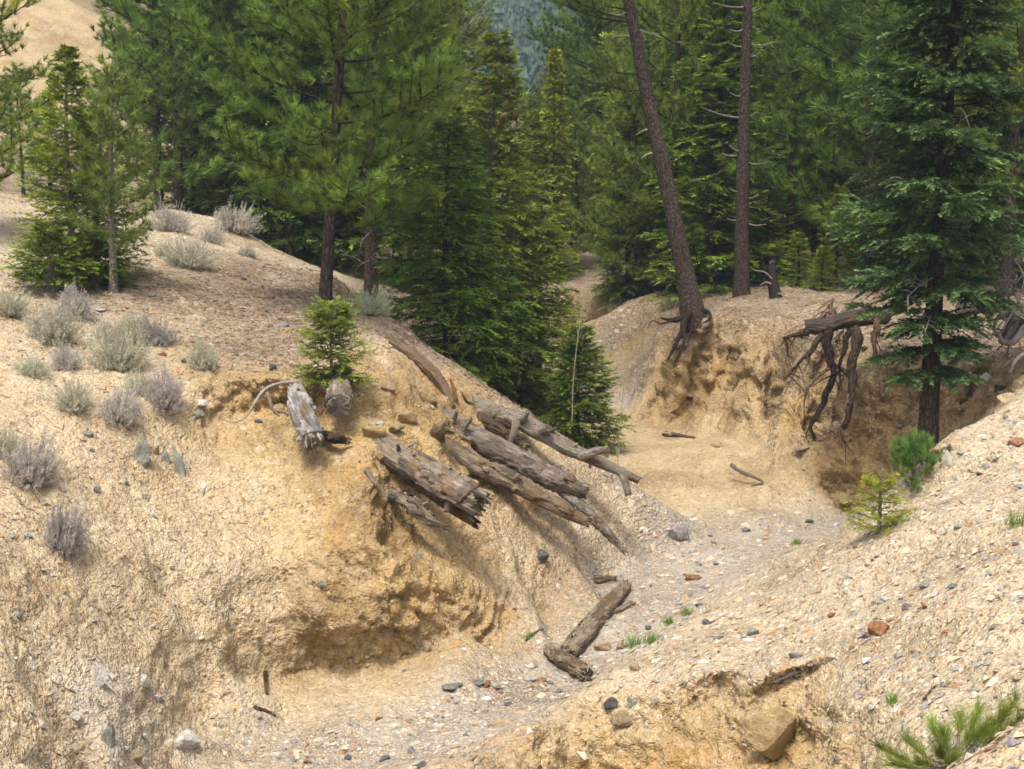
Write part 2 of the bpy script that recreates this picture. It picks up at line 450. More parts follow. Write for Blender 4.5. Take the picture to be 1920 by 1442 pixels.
# ------------------------------------------------------------------ terrain survey: (photo x, photo y, distance, soil class[, undercut])
CLS = "goswlpa"
TINT = {'g': (0.55, 0.458, 0.318), 'o': (0.47, 0.335, 0.16), 's': (0.55, 0.437, 0.282), 'w': (0.41, 0.37, 0.31),
        'l': (0.29, 0.222, 0.155), 'p': (0.60, 0.54, 0.45), 'a': (0.54, 0.42, 0.245)}
GRAV = {'g': 1.0, 'o': 0.18, 's': 0.45, 'w': 1.0, 'l': 0.5, 'p': 0.35, 'a': 0.35}
CLAY = {'g': 0.1, 'o': 1.0, 's': 0.35, 'w': 0.0, 'l': 0.1, 'p': 0.0, 'a': 0.5}
S = [
 # crest of the mound on the left and the dip behind it
 (-400,330,24,'s'),(-150,345,24,'s'),(0,362,24,'g'),(120,385,24,'g'),(220,395,24.2,'g'),(340,392,24,'g'),(420,415,24,'g'),(480,455,23.6,'g'),(540,480,23,'g'),(590,490,22.5,'g'),(630,522,20.5,'l'),
 (-400,360,27.5,'l'),(0,385,27.5,'l'),(220,425,27.5,'l'),(340,425,27.5,'l'),(480,485,27,'l'),(590,505,26.5,'l'),
 # scree hill behind on the left
 (-400,330,37,'l'),(0,335,37,'l'),(300,400,37,'l'),(600,440,37,'l'),(-700,-500,62,'a'),(-300,-450,62,'a'),(0,-350,62,'a'),(-300,90,47,'a'),(0,130,47,'a'),
 (110,-10,53,'a'),(205,105,50,'a'),(300,200,48,'a'),(400,285,46,'a'),(600,395,44,'l'),(330,150,70,'l'),(600,330,70,'l'),(100,-60,75,'l'),
 # plateau of the left bank
 (-350,440,20,'g'),(0,430,20.5,'g'),(100,450,20.5,'g'),(300,470,20.5,'g'),(450,500,20.5,'l'),(560,530,20,'l'),(608,583,18,'l'),
 (-350,540,16.5,'s'),(0,530,16.8,'g'),(150,545,17,'l'),(300,560,17,'l'),(450,590,16.8,'l'),(560,620,16.3,'l'),(680,600,17.2,'l'),
 (-350,640,14,'s'),(0,620,14.8,'s'),(150,640,14.8,'g'),(300,650,14.9,'s'),(420,660,15,'l'),(540,670,15,'l'),(660,660,15.4,'s'),(760,660,16.3,'s'),
 # its eroded edge
 (-350,760,12.3,'s'),(0,760,12.8,'s'),(130,770,13,'s'),(250,765,13.3,'s'),(350,745,13.8,'s'),(420,718,14.1,'o',-.05),(500,708,14.2,'o',-.08),(560,715,14.2,'o',-.06),(640,725,14.3,'o'),(720,730,14.8,'o'),(800,720,15.6,'o'),(850,705,16.8,'o'),
 (355,775,13.7,'o',.05),(420,762,14.06,'o',.15),(500,752,14.14,'o',.22),(560,757,14.1,'o',.22),(640,770,14.2,'o',.1),
 # the spur's skyline
 (740,600,18,'l'),(800,640,17.6,'l'),(850,680,17.3,'l'),(950,750,16.8,'l'),(1060,820,16.4,'s'),(1150,880,16.2,'w'),(1230,940,16.1,'w'),(1282,1003,15.95,'w'),
 # face of the bowl and the spur
 (-350,900,10.8,'s'),(0,900,11.5,'s'),(130,900,12,'s'),(250,880,12.6,'s'),(340,840,13.3,'s'),(410,815,13.8,'o'),(500,810,13.85,'o',.05),(570,815,13.8,'o',.1),(640,835,13.75,'o'),(700,830,13.8,'o'),(800,800,14.6,'o'),(900,790,15.6,'o'),
 (-350,1050,9.6,'s'),(0,1050,10.3,'s'),(130,1040,11,'s'),(250,1010,11.8,'s'),(380,960,12.6,'s'),(500,900,13.1,'a'),(600,900,13.2,'o'),(690,890,13.15,'o'),(705,960,12.75,'o'),(765,965,13.4,'o',.3),(820,930,13.8,'o'),(900,900,14.6,'o'),(1000,880,15.4,'s'),(1100,900,15.9,'s'),
 (-350,1200,8.8,'s'),(0,1200,9.5,'s'),(150,1180,10.3,'s'),(280,1140,11.2,'s'),(400,1080,12,'s'),(520,1030,12.55,'a'),(620,1020,12.45,'o'),(720,1040,12.35,'o'),(770,1050,12.8,'o',.2),(820,1040,13.2,'o'),(950,1010,14.1,'s'),(1060,990,15,'s'),(1180,990,15.8,'s'),
 # lip of the undercut ledge, its foot
 (455,1285,11.85,'s'),(500,1218,12.0,'s'),(545,1180,12.1,'s'),(590,1165,12.1,'o',-.1),(640,1180,12.1,'o',-.05),(690,1172,12.1,'o',-.12),(750,1150,12.2,'o',-.1),(830,1105,12.6,'o'),(900,1110,12.9,'o'),(980,1100,13.6,'s'),(1080,1060,14.6,'s'),
 (400,1240,11.5,'s'),(300,1300,10.6,'s'),(200,1330,9.8,'p'),(270,1330,10.3,'p'),(320,1360,10.5,'p'),(200,1420,9.4,'p'),(100,1350,9.1,'s'),(-100,1380,8.2,'s'),
 (150,1500,9.4,'s'),(300,1445,10.25,'s'),(380,1390,11,'a'),(455,1315,11.9,'a'),(515,1282,11.97,'o',.3),(590,1250,12.04,'o',.42),(640,1262,12.04,'o',.36),(690,1256,12.04,'o',.42),(760,1232,12.13,'o',.38),(850,1190,12.5,'o',.25),(920,1185,12.9,'o',.1),(600,1300,11.85,'a',.38),(690,1300,11.85,'a',.38),(760,1280,11.95,'a',.36),(900,1230,12.75,'a',.1),(1000,1170,13.7,'a'),(1100,1100,14.8,'w'),(1200,1048,15.7,'w'),(1300,1022,15.85,'w'),
 # floor of the wash
 (300,1600,9.4,'w'),(550,1330,11.6,'a'),(700,1300,11.85,'a'),(480,1400,11,'w'),(600,1390,11.05,'w'),(700,1442,10.6,'w'),(850,1330,11.5,'w'),(1000,1260,12.3,'w'),(1050,1230,12.7,'w'),(1150,1150,13.8,'w'),(1250,1060,15.4,'w'),(1350,1000,16.7,'w'),(1450,1000,16.4,'w'),
 (1400,1060,15,'w'),(1300,1120,14,'w'),(1200,1210,12.8,'w'),(1080,1300,11.6,'w'),(950,1360,10.9,'w'),(820,1425,10.4,'w'),(800,1600,9.2,'w'),(500,1600,9.3,'w'),
 # fan of fresh sediment below the far cliff, floor behind the spur
 (1200,850,19.3,'a'),(1300,850,19.2,'a'),(1300,930,17.6,'a'),(1420,860,18.8,'a'),(1500,900,17.9,'a'),(1400,930,17.5,'a'),(1560,980,17.0,'w'),(1250,900,18.2,'a'),(1225,950,17.4,'a'),
 (1100,850,19.5,'a'),(1000,800,20,'a'),(860,720,20,'l'),(760,640,21,'l'),(700,560,22,'l'),(1130,710,26.5,'w'),(1170,760,23.5,'w'),(1090,690,30,'a'),(1060,700,26,'a'),(980,640,27,'a'),(900,580,28,'l'),
 # far bank and the cliff on the right
 (1100,660,30.5,'o'),(1130,655,29.5,'o'),(1185,700,26.3,'o'),(1040,535,32,'l'),(1100,550,31,'l'),(1150,575,29.5,'l'),(1200,600,26,'l'),(1235,618,23.2,'l'),(1270,602,22.4,'l',-.2),(1330,588,22,'l',-.2),
 (1075,575,31.2,'o'),(1130,600,29.7,'o'),(1190,640,26,'o'),(1180,790,21.9,'a'),(1250,640,23.0,'o',.1),(1245,700,22.75,'o'),(1240,770,22.3,'o',.2),(1240,806,21.7,'a',.2),(1290,640,22.1,'o'),(1290,705,21.95,'o',-.12),(1290,770,21.85,'o',.35),(1290,813,21.25,'a',.35),
 (1335,612,21.97,'o',.55),(1310,660,21.95,'o',.45),(1372,655,21.5,'o',.6),(1372,720,21.35,'o',.3),(1345,690,21.75,'o',.05),(1322,768,21.6,'o',.35),(1350,803,21.0,'a',.3),(1400,735,20.75,'o'),(1380,830,19.7,'a'),(1450,830,19.5,'a'),(1440,780,20.2,'o'),(1400,600,21.4,'l',-.25),(1400,622,21.4,'o',.6),(1405,670,21.28,'o',.1),(1405,715,21.15,'o',.2),
 (1480,624,19.8,'l'),(1440,614,20.6,'l',-.2),(1443,640,20.6,'o',.5),(1447,690,20.5,'o',.3),(1452,760,20.35,'o',.3),(1475,800,20.1,'o',.35),(1525,885,18.6,'o',.3),(1592,966,17.35,'o',.35),
 (1540,630,19,'l',-.1),(1600,642,18.2,'l',-.12),(1680,660,17.7,'l',-.1),(1760,680,17.4,'l'),(1840,680,17,'l'),(1900,660,16.8,'l'),(2000,640,16.5,'l'),
 (1495,690,19.3,'o'),(1515,780,18.55,'o'),(1550,865,17.85,'o'),(1592,935,17.3,'o'),(1540,660,18.97,'o',.45),(1600,672,18.2,'o',.5),(1600,740,18.08,'o'),(1610,850,17.8,'o'),(1680,695,17.67,'o',.4),(1680,800,17.5,'o'),(1680,900,17.25,'o'),(1760,720,17.37,'o',.3),(1770,780,17.2,'o',.2),(1760,830,17.05,'o'),(1840,725,16.95,'o',.5),(1850,765,16.7,'o',.3),
 (1622,965,17.1,'s'),(1700,930,16.9,'s'),(1780,865,16.6,'s'),(1850,795,16.2,'o'),
 (1540,624,19.6,'l'),(1600,636,18.85,'l'),(1680,654,18.3,'l'),(1760,671,18.0,'l'),(1480,616,20.4,'l'),(1400,594,22.0,'l'),(1330,583,22.7,'l'),(1900,720,15.6,'o'),
 # trough behind the near slope
 (1560,1025,15.5,'w'),(1680,965,14.8,'g'),(1740,866,15.5,'g'),(1830,805,15,'g'),
 # crest of the near slope, falling to a thin ridge at the left
 (1920,730,14.2,'g'),(1850,775,13.8,'g'),(1760,830,13.2,'g'),(1640,960,13,'g'),(1560,1010,13.2,'g'),(1480,1060,13.1,'g'),(1400,1110,12.8,'g'),(1300,1165,12.2,'g'),(1200,1240,11.5,'g'),(1100,1295,10.9,'s'),(1000,1352,10.4,'s'),(860,1428,9.9,'s'),(780,1500,9.4,'a'),
 # cut in the near slope, facing us
 (1235,1287,10.6,'g'),(1300,1264,10.5,'g'),(1370,1254,10.4,'g',-.06),(1430,1268,10.1,'g',-.06),(1480,1312,9.6,'g',-.12),(1560,1320,9.2,'g',-.15),(1632,1337,8.8,'g',-.08),(1652,1390,8.3,'g'),(1660,1470,7.8,'g'),
 (1225,1335,10.5,'o',.05),(1220,1400,10.35,'o'),(1210,1500,10.1,'o'),(1290,1312,10.45,'o',.15),(1290,1365,10.3,'o',.15),(1310,1450,10.05,'o'),(1370,1302,10.35,'o',.32),(1385,1355,10.15,'o',.2),(1380,1465,9.85,'o'),
 (1435,1312,10.02,'o',.3),(1440,1400,9.7,'o',.15),(1440,1475,9.5,'o',.1),(1500,1356,9.56,'o',.55),(1548,1373,9.18,'o',.7),(1548,1455,9.08,'o',.5),(1605,1382,8.82,'o',.4),(1622,1455,8.55,'o',.05),
 (1100,1345,10.78,'o'),(1100,1400,10.62,'o'),(1100,1500,10.35,'o'),(1000,1400,10.28,'o'),(1000,1460,10.1,'o'),
 (900,1650,9.0,'w'),(1200,1650,9.2,'o'),(1400,1650,8.95,'o'),(1600,1650,8.2,'o'),
 # the near slope
 (1920,850,12.5,'g'),(1920,1000,10.6,'g'),(1780,950,11.6,'g'),(1700,1080,11,'g'),(1560,1150,11,'g'),(1450,1180,11.3,'g'),(1650,1200,10,'g'),(1800,1150,9.6,'g'),(1920,1150,9.2,'g'),(1800,1270,8.6,'g'),(1920,1270,8,'g'),(1720,1330,8.4,'g'),(1350,1200,11.2,'g'),
 (1800,1400,7.4,'g'),(1720,1442,7.7,'g'),(1920,1360,7.1,'g'),(1920,1384,6.0,'s'),(1850,1412,6.0,'s'),(1790,1446,6.1,'s'),(1700,1500,6.2,'g'),(1700,1700,5,'g'),(1900,1700,4.5,'g'),(2300,1500,5,'g'),(2300,1200,7.5,'g'),(2300,900,11,'g'),(2300,700,14.5,'g'),(2300,640,17,'l'),
 # plateau of the right bank, forest floor
 (1390,556,24.5,'l'),(1480,545,25,'l'),(1600,560,24,'l'),(1740,580,22,'l'),(1900,570,22,'l'),(2300,560,22,'l'),(1300,560,25,'l'),(1200,560,28,'l'),
 (900,470,36,'l'),(1200,475,36,'l'),(1500,475,36,'l'),(1900,475,36,'l'),(2500,460,36,'l'),(900,375,52,'l'),(1200,385,52,'l'),(1900,380,52,'l'),(2500,350,52,'l'),
]
WP = [(-9,0,-1.5,'g'),(0,0,-1.7,'g'),(9,0,-1.5,'g'),(-2,4,-2.3,'g'),(0,4,-2.3,'g'),(2,4,-2.15,'g'),(-1,7,-3.8,'w'),(.8,7,-3.8,'w'),(1.7,6.5,-3.1,'g'),(-4.2,4,-2.4,'s'),(-7,5,-1.9,'s'),(-3,7,-3.3,'s'),
      (-14,-6,-1.0,'g'),(14,-6,-1.0,'g'),(-30,-6,0.5,'s'),(30,-6,0.5,'g'),(-30,12,1.0,'s'),(-14,12,0,'s'),(-16,20,1.0,'s'),(-30,24,3,'s'),(-20,30,1.5,'l'),(-36,40,6,'l'),(16,12,-1.2,'g'),(30,14,-.5,'l'),(32,30,-.5,'l'),(36,50,0,'l'),
      (-44,100,12,'l'),(0,100,3.0,'l'),(44,100,4,'l'),(-44,70,26,'s'),(-44,-6,2,'s'),(44,-6,0,'g'),(-44,24,5,'s'),(44,24,0,'l'),(20,80,2,'l'),(-12,80,4,'l')]
pts, cls, und = [], [], []
for r in S:
    pts.append(P(r[0], r[1], r[2]))
    cls.append(r[3])
    und.append(r[4] if len(r) > 4 else 0.0)
for r in WP:
    pts.append(Vector(r[:3]))
    cls.append(r[3])
    und.append(0.0)
vo, _, tri, orig, _, _ = delaunay_2d_cdt([p.xy for p in pts], [], [], 0, 1e-4)
NCH = 2 + len(CLS)
val = np.zeros((len(vo), NCH))
for k, src in enumerate(orig):
    i = src[0]
    val[k, 0] = pts[i].z
    val[k, 1] = und[i]
    val[k, 2 + CLS.index(cls[i])] = 1.0
xy = np.array([v[:] for v in vo])
GX0, GX1, GY0, GY1, GS = -44.0, 44.0, -6.0, 100.0, 0.06
nx, ny = int((GX1 - GX0) / GS) + 1, int((GY1 - GY0) / GS) + 1
grid = np.zeros((ny, nx, NCH), np.float32)
for a, b, c in tri:
    A, B, C = xy[a], xy[b], xy[c]
    lo, hi = np.minimum(np.minimum(A, B), C), np.maximum(np.maximum(A, B), C)
    x0, x1 = max(0, int((lo[0] - GX0) / GS)), min(nx - 1, int((hi[0] - GX0) / GS) + 1)
    y0, y1 = max(0, int((lo[1] - GY0) / GS)), min(ny - 1, int((hi[1] - GY0) / GS) + 1)
    if x1 < x0 or y1 < y0:
        continue
    X, Y = np.meshgrid(GX0 + np.arange(x0, x1 + 1) * GS, GY0 + np.arange(y0, y1 + 1) * GS)
    den = (B[1] - C[1]) * (A[0] - C[0]) + (C[0] - B[0]) * (A[1] - C[1])
    if abs(den) < 1e-12:
        continue
    w0 = ((B[1] - C[1]) * (X - C[0]) + (C[0] - B[0]) * (Y - C[1])) / den
    w1 = ((C[1] - A[1]) * (X - C[0]) + (A[0] - C[0]) * (Y - C[1])) / den
    w2 = 1 - w0 - w1
    ok = (w0 >= -1e-4) & (w1 >= -1e-4) & (w2 >= -1e-4)
    sub = grid[y0:y1 + 1, x0:x1 + 1]
    v = w0[..., None] * val[a] + w1[..., None] * val[b] + w2[..., None] * val[c]
    sub[ok] = v[ok]

def blur(g, sig):
    k = int(3 * sig + 1)
    w = np.exp(-0.5 * (np.arange(-k, k + 1) / sig) ** 2)
    w /= w.sum()
    for ax in (0, 1):
        pad = [(0, 0)] * g.ndim
        pad[ax] = (k, k)
        q = np.pad(g, pad, mode='edge')
        o = np.zeros_like(g)
        for j, wj in enumerate(w):
            o += wj * (q[j:j + g.shape[0]] if ax == 0 else q[:, j:j + g.shape[1]])
        g = o
    return g
grid[..., 0] = blur(grid[..., 0], 0.95)
ysub = int((40 - GY0) / GS)
grid[:ysub, :, 2:] = blur(grid[:ysub, :, 2:], 2.2)
grid[:ysub, :, 1] = blur(grid[:ysub, :, 1], 1.1)

def segdist(A, B, X, Y):
    d = B - A
    t = np.clip(((X - A.x) * d.x + (Y - A.y) * d.y) / (d.x ** 2 + d.y ** 2), 0, 1)
    return np.hypot(X - A.x - t * d.x, Y - A.y - t * d.y), A.z + t * d.z

# slumped cones of earth against the far cliff, and the cleft along the foot of the nearer one
gx0, gx1, gy0, gy1 = int((2.0 - GX0) / GS), int((6.5 - GX0) / GS), int((16 - GY0) / GS), int((23 - GY0) / GS)
XX, YY = np.meshgrid(GX0 + np.arange(gx0, gx1) * GS, GY0 + np.arange(gy0, gy1) * GS)
sub_ = grid[gy0:gy1, gx0:gx1]
for pa, pb, k_ in (((1404, 712, 20.75), (1440, 835, 19.3), 1.9), ((1330, 778, 21.1), (1318, 828, 20.3), 0.9), ((1452, 800, 19.9), (1490, 880, 18.6), 1.1)):
    dd_, zr_ = segdist(P(*pa), P(*pb), XX, YY)
    sub_[..., 0] = np.maximum(sub_[..., 0], zr_ - k_ * np.maximum(dd_ - .06, 0))
dd_, zr_ = segdist(P(1446, 730, 20.55), P(1592, 968, 17.35), XX, YY)
sub_[..., 0] -= 0.42 * np.exp(-(dd_ / .13) ** 2)
dd_, zr_ = segdist(P(1352, 640, 21.9), P(1372, 730, 21.45), XX, YY)
sub_[..., 0] -= 0.25 * np.exp(-(dd_ / .09) ** 2)

def sample(x, y):
    fx = np.clip((np.asarray(x, np.float64) - GX0) / GS, 0, nx - 1.001)
    fy = np.clip((np.asarray(y, np.float64) - GY0) / GS, 0, ny - 1.001)
    ix, iy = fx.astype(int), fy.astype(int)
    u, v = (fx - ix)[..., None], (fy - iy)[..., None]
    return (grid[iy, ix] * (1 - u) * (1 - v) + grid[iy, ix + 1] * u * (1 - v) + grid[iy + 1, ix] * (1 - u) * v + grid[iy + 1, ix + 1] * u * v)

def gz(x, y):
    return float(sample(x, y)[0])

# the ground as one sheet of fan-shaped rows: finer near the gully, coarser to the sides and far off
tans = np.concatenate([np.linspace(-1.5, -0.42, 60), np.linspace(-0.405, 0.405, 660), np.linspace(0.42, 1.5, 60)])
NR = 840
yy = np.concatenate([np.linspace(2.2, 6, 160), np.geomspace(6.01, 36, 2700), np.geomspace(36.05, 99, 240)])
rows_y = np.zeros((len(tans), NR))
zz = np.stack([sample(t * yy, yy)[:, 0] for t in tans])
vv = zz / yy
ds = np.sqrt((0.30 * np.diff(np.log(yy)))[None] ** 2 + np.diff(vv, axis=1) ** 2) + 3e-5
cs = np.concatenate([np.zeros((len(tans), 1)), np.cumsum(ds, 1)], 1)
for _ in range(2):
    cs[1:-1] = 0.25 * cs[:-2] + 0.5 * cs[1:-1] + 0.25 * cs[2:]
for i in range(len(tans)):
    rows_y[i] = np.interp(np.linspace(0, cs[i, -1], NR), cs[i], yy)
tx = tans[:, None] * rows_y
sm = sample(tx, rows_y)
V = np.stack([tx, rows_y + sm[..., 1], sm[..., 0]], -1)
du = np.gradient(V, axis=0)
dv = np.gradient(V, axis=1)
N = nrm(np.cross(du, dv))
if N[..., 2].mean() < 0:
    N = -N
w = np.clip(sm[..., 2:], 0, None)
w /= np.maximum(w.sum(-1, keepdims=True), 1e-6)
CI = {k: CLS.index(k) for k in CLS}
steep = np.clip((0.85 - N[..., 2]) / 0.45, 0, 1)
near = np.clip((45 - rows_y) / 15, 0, 1)
fl = V.reshape(-1, 3)
nf = N.reshape(-1, 3)
wo = (w[..., CI['o']] * 0.85 + 0.18 * w[..., CI['s']] + 0.2 * w[..., CI['p']] + 0.2 * w[..., CI['a']])
cl = np.clip(wo * (0.35 + 0.65 * steep), 0, 1).ravel()
nearf = near.ravel()
def ridged(q, s):
    return 1 - 2 * np.abs(vnoise(q, s))
warp = np.stack([vnoise(fl * 1.1, 31), vnoise(fl * 1.1, 32), vnoise(fl * 1.1, 33)], -1) * 0.35
q = fl + warp
d = 0.075 * vnoise(q * 0.55, 1) + 0.05 * vnoise(q * 1.3, 2) + 0.026 * vnoise(q * 3.4, 3)
d += cl * (0.085 * ridged(q * np.array([1.5, 1.5, 1.0]), 4) - 0.04)
d += cl * (0.05 * ridged(q * np.array([3.2, 3.2, 4.4]), 5) + 0.036 * ridged(q * 8.0, 6) - 0.03)
blk = vnoise(q * np.array([2.6, 2.6, 5.5]), 12)
d += cl * 0.04 * np.clip(blk * 5, -1, 1)
rough_patch = np.clip(0.55 + 1.2 * vnoise(fl * 1.3, 21), 0.15, 1.3)
d += (0.35 + 0.65 * cl) * rough_patch * (0.022 * ridged(fl * 14, 7) + 0.014 * vnoise(fl * 29, 8))
crumb = vnoise(q * 6.5, 14)
d += (0.2 + 0.8 * cl) * 0.022 * np.clip(crumb * 6 - 1.2, -1, 1)
crk = vnoise(q * np.array([2.3, 2.3, 1.0]), 17)
crk2 = vnoise(q * np.array([4.2, 4.2, 3.2]), 18)
d -= cl * (0.075 * np.exp(-(crk / .055) ** 2) + 0.04 * np.exp(-(crk2 / .06) ** 2))
d += cl * 0.022 * np.clip(vnoise(q * np.array([6.5, 6.5, 9.0]), 19) * 7, -1, 1)
rill = ridged(np.stack([fl[:, 0] * 1.9 + warp[:, 0], fl[:, 1] * 0.55, fl[:, 2] * 0.3], -1), 13)
wl = w[..., CI['s']].ravel()
d += wl * (0.014 * rill + 0.010 * ridged(q * 2.6, 15)) * nearf
d *= nearf
fl = fl + nf * d[:, None]
V = fl.reshape(V.shape)
cell_c = np.array([TINT[k] for k in CLS]) * 0.80
tint = (w @ cell_c)
gravel = w @ np.array([GRAV[k] for k in CLS])
clayw = w @ np.array([CLAY[k] for k in CLS])
NC = len(tans)
ii, jj = np.meshgrid(np.arange(NC - 1), np.arange(NR - 1), indexing='ij')
F = np.stack([ii * NR + jj, (ii + 1) * NR + jj, (ii + 1) * NR + jj + 1, ii * NR + jj + 1], -1).reshape(-1, 4)
mb = MB()
mb.add(V.reshape(-1, 3), F, 0, tint.reshape(-1, 3))
M_SOIL = mat_terrain()
ground_me = mb.mesh("ground", [M_SOIL], smooth=True)
for nm, arr in (("gravel", gravel), ("clay", clayw)):
    a = ground_me.attributes.new(nm, 'FLOAT', 'POINT')
    a.data.foreach_set("value", arr.astype(np.float32).ravel())
ground = link("ground", ground_me)
ground["kind"] = "structure"
bpy.context.view_layer.update()

def ray(o, dvec):
    ok, loc, nor, _ = ground.ray_cast(Vector(o), Vector(dvec).normalized())
    return (loc, nor) if ok else (None, None)

def hit(px, py):
    """Where the line of sight of a photo pixel meets the built ground."""
    p = P(px, py, 10)
    loc, nor = ray((0, 0, 0), p)
    if loc is None:
        loc, nor = P(px, py, 30), Vector((0, 0, 1))
    if nor.z < 0:
        nor = -nor
    return loc, nor

def drop(x, y):
    loc, nor = ray((x, y, 60), (0, 0, -1))
    if loc is None:
        return Vector((x, y, gz(x, y))), Vector((0, 0, 1))
    return loc, nor if nor.z > 0 else -nor

# ------------------------------------------------------------------ the far mountainside
mb = MB()
hx = np.linspace(-300, 300, 80)
hy = np.concatenate([np.linspace(96, 200, 22), np.linspace(206, 400, 34)])
HX, HY = np.meshgrid(hx, hy)
def mountain(x, y):
    e = np.clip((y - 130) / 270, 0, 1)
    base = 2.6 + 0.02 * (y - 96) + 82 * e ** 1.1
    n = vnoise(np.stack([x / 90, y / 120, 0 * x], -1).reshape(-1, 3), 41).reshape(np.shape(x))
    return base + n * 9 * np.clip((y - 130) / 150, 0, 1) - 0.4
HZ = mountain(HX, HY)
k = len(hx)
ii, jj = np.meshgrid(np.arange(len(hy) - 1), np.arange(k - 1), indexing='ij')
mb.add(np.stack([HX, HY, HZ], -1), np.stack([ii * k + jj, ii * k + jj + 1, (ii + 1) * k + jj + 1, (ii + 1) * k + jj], -1).reshape(-1, 4), 0, (0.16, 0.13, 0.09))
M_HILL = mat_tint("far_hillside", 0.95, 0.3)
hill = mb.build("mountain", M_HILL, smooth=True)
hill["kind"] = "structure"
# ------------------------------------------------------------------ trees
M_PINE = mat_leaf("pine_needles", (0.120, 0.180, 0.045), 0.35, 0.3)
M_FIR = mat_leaf("fir_needles", (0.115, 0.165, 0.042), 0.35, 0.3)
M_BLUEFIR = mat_leaf("white_fir_needles", (0.078, 0.120, 0.055), 0.35, 0.25)
M_BARK = mat_bark("pine_bark", (0.03, 0.023, 0.02), (0.085, 0.06, 0.048), (0.21, 0.15, 0.115), 40, 0.35, 0.9)
M_DARKBARK = mat_bark("dark_bark", (0.035, 0.026, 0.021), (0.075, 0.055, 0.043), (0.14, 0.11, 0.085), 26, 0.25, 0.7)
M_GREYBARK = mat_bark("grey_bark", (0.10, 0.085, 0.07), (0.20, 0.175, 0.15), (0.34, 0.31, 0.27), 30, 0.5, 0.4)
M_TWIG = mat_tint("dead_twig", 0.9, 12)
M_CONE = mat_tint("cone_scales", 0.8, 60)
ZUP = np.array([0, 0, 1.0])

def perp(d):
    """Two unit vectors at right angles to each unit vector of d."""
    ref = np.where(np.abs(d[:, 2:3]) < 0.9, ZUP, np.array([1.0, 0, 0]))
    u = nrm(np.cross(d, ref))
    return u, np.cross(d, u)

def tufts(mb, C, A, n, length, width, spread, rg, tint=(1, 1, 1), jit=0.25, back=0.5):
    """Brushes of needles: C centres, A axes; n slim triangles each, set along the last bit of the twig."""
    C, A = np.asarray(C), nrm(np.asarray(A))
    m = len(C)
    if m == 0:
        return
    L = length * (0.75 + 0.5 * rg.random(m))
    s = rg.random((m, n))
    base = C[:, None] - A[:, None] * (s * L[:, None] * back)[..., None]
    th = rg.random((m, n)) * 2 * np.pi
    sp = spread * (0.35 + 0.75 * rg.random((m, n)))
    u, w_ = perp(A)
    d = A[:, None] * np.cos(sp)[..., None] + (u[:, None] * np.cos(th)[..., None] + w_[:, None] * np.sin(th)[..., None]) * np.sin(sp)[..., None]
    d[..., 2] += 0.12
    col = np.asarray(tint) * (1 + jit * rg.normal(size=(m, 1)) + 0.12 * rg.normal(size=(m, n)))[..., None]
    col = np.clip(col, 0.25, 2.2) * np.array([1, 1, 1.0])
    warm = rg.random((m, 1, 1)) < 0.12
    col = np.where(warm, col * np.array([1.25, 1.05, 0.7]), col)
    blades(mb, base.reshape(-1, 3), d.reshape(-1, 3), (L[:, None] * (0.7 + 0.5 * rg.random((m, n)))).ravel(), width, 0, col.reshape(-1, 3), rg)

def sprays(mb, B, A, Nn, L, n, nl, nw, rg, tint=(1, 1, 1), jit=0.22):
    """Flat fir twigs: n needle bundles in herring-bone on both sides of each twig (B base, A axis, Nn normal, L length)."""
    m = len(B)
    if m == 0:
        return
    A, Nn = nrm(A), nrm(Nn)
    Sd = nrm(np.cross(Nn, A))
    s = (np.arange(n) + 0.5) / n
    s = np.clip(s[None] + rg.normal(size=(m, n)) * 0.05, 0, 1)
    sg = np.where(np.arange(n) % 2, 1.0, -1.0)[None] * np.ones((m, 1))
    ang = 0.85 - 0.55 * s + rg.normal(size=(m, n)) * 0.18
    d = A[:, None] * np.cos(ang)[..., None] + Sd[:, None] * (sg * np.sin(ang))[..., None] + Nn[:, None] * (0.12 + 0.22 * rg.normal(size=(m, n)))[..., None]
    b = B[:, None] + A[:, None] * (s * L[:, None])[..., None]
    col = np.asarray(tint) * (1 + jit * rg.normal(size=(m, 1)) + 0.10 * rg.normal(size=(m, n)))[..., None]
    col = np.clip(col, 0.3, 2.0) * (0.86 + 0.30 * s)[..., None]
    ln = nl * (1.15 - 0.45 * s) * (0.7 + 0.6 * rg.random((m, n)))
    dd = d.reshape(-1, 3)
    base = b.reshape(-1, 3)
    side = nrm(np.cross(dd, np.repeat(Nn, n, 0) + 0.35 * rg.normal(size=(m * n, 3)))) * nw / 2
    tip = base + nrm(dd) * ln.reshape(-1, 1)
    mid = base + nrm(dd) * ln.reshape(-1, 1) * 0.45
    v = np.stack([base, mid + side, tip, mid - side], 1).reshape(-1, 3)
    mb.add(v, np.arange(len(v)).reshape(-1, 4), 0, np.repeat(np.clip(col, 0, 3).reshape(-1, 3), 4, 0))

def trunk_path(H, lean=(0, 0), bend=0.0, seed=0, n=22):
    s = np.linspace(0, 1, n)
    rg = np.random.default_rng(seed)
    ph = rg.random(4) * 6.3
    x = lean[0] * H * s + bend * H * np.sin(np.pi * s) * 0.5 + 0.012 * H * np.sin(s * 5 + ph[0]) * s
    y = lean[1] * H * s + 0.012 * H * np.sin(s * 4 + ph[1]) * s
    return np.stack([x, y, H * s], -1)

def at_h(path, h):
    z = path[:, 2]
    return np.array([np.interp(h, z, path[:, 0]), np.interp(h, z, path[:, 1]), h])

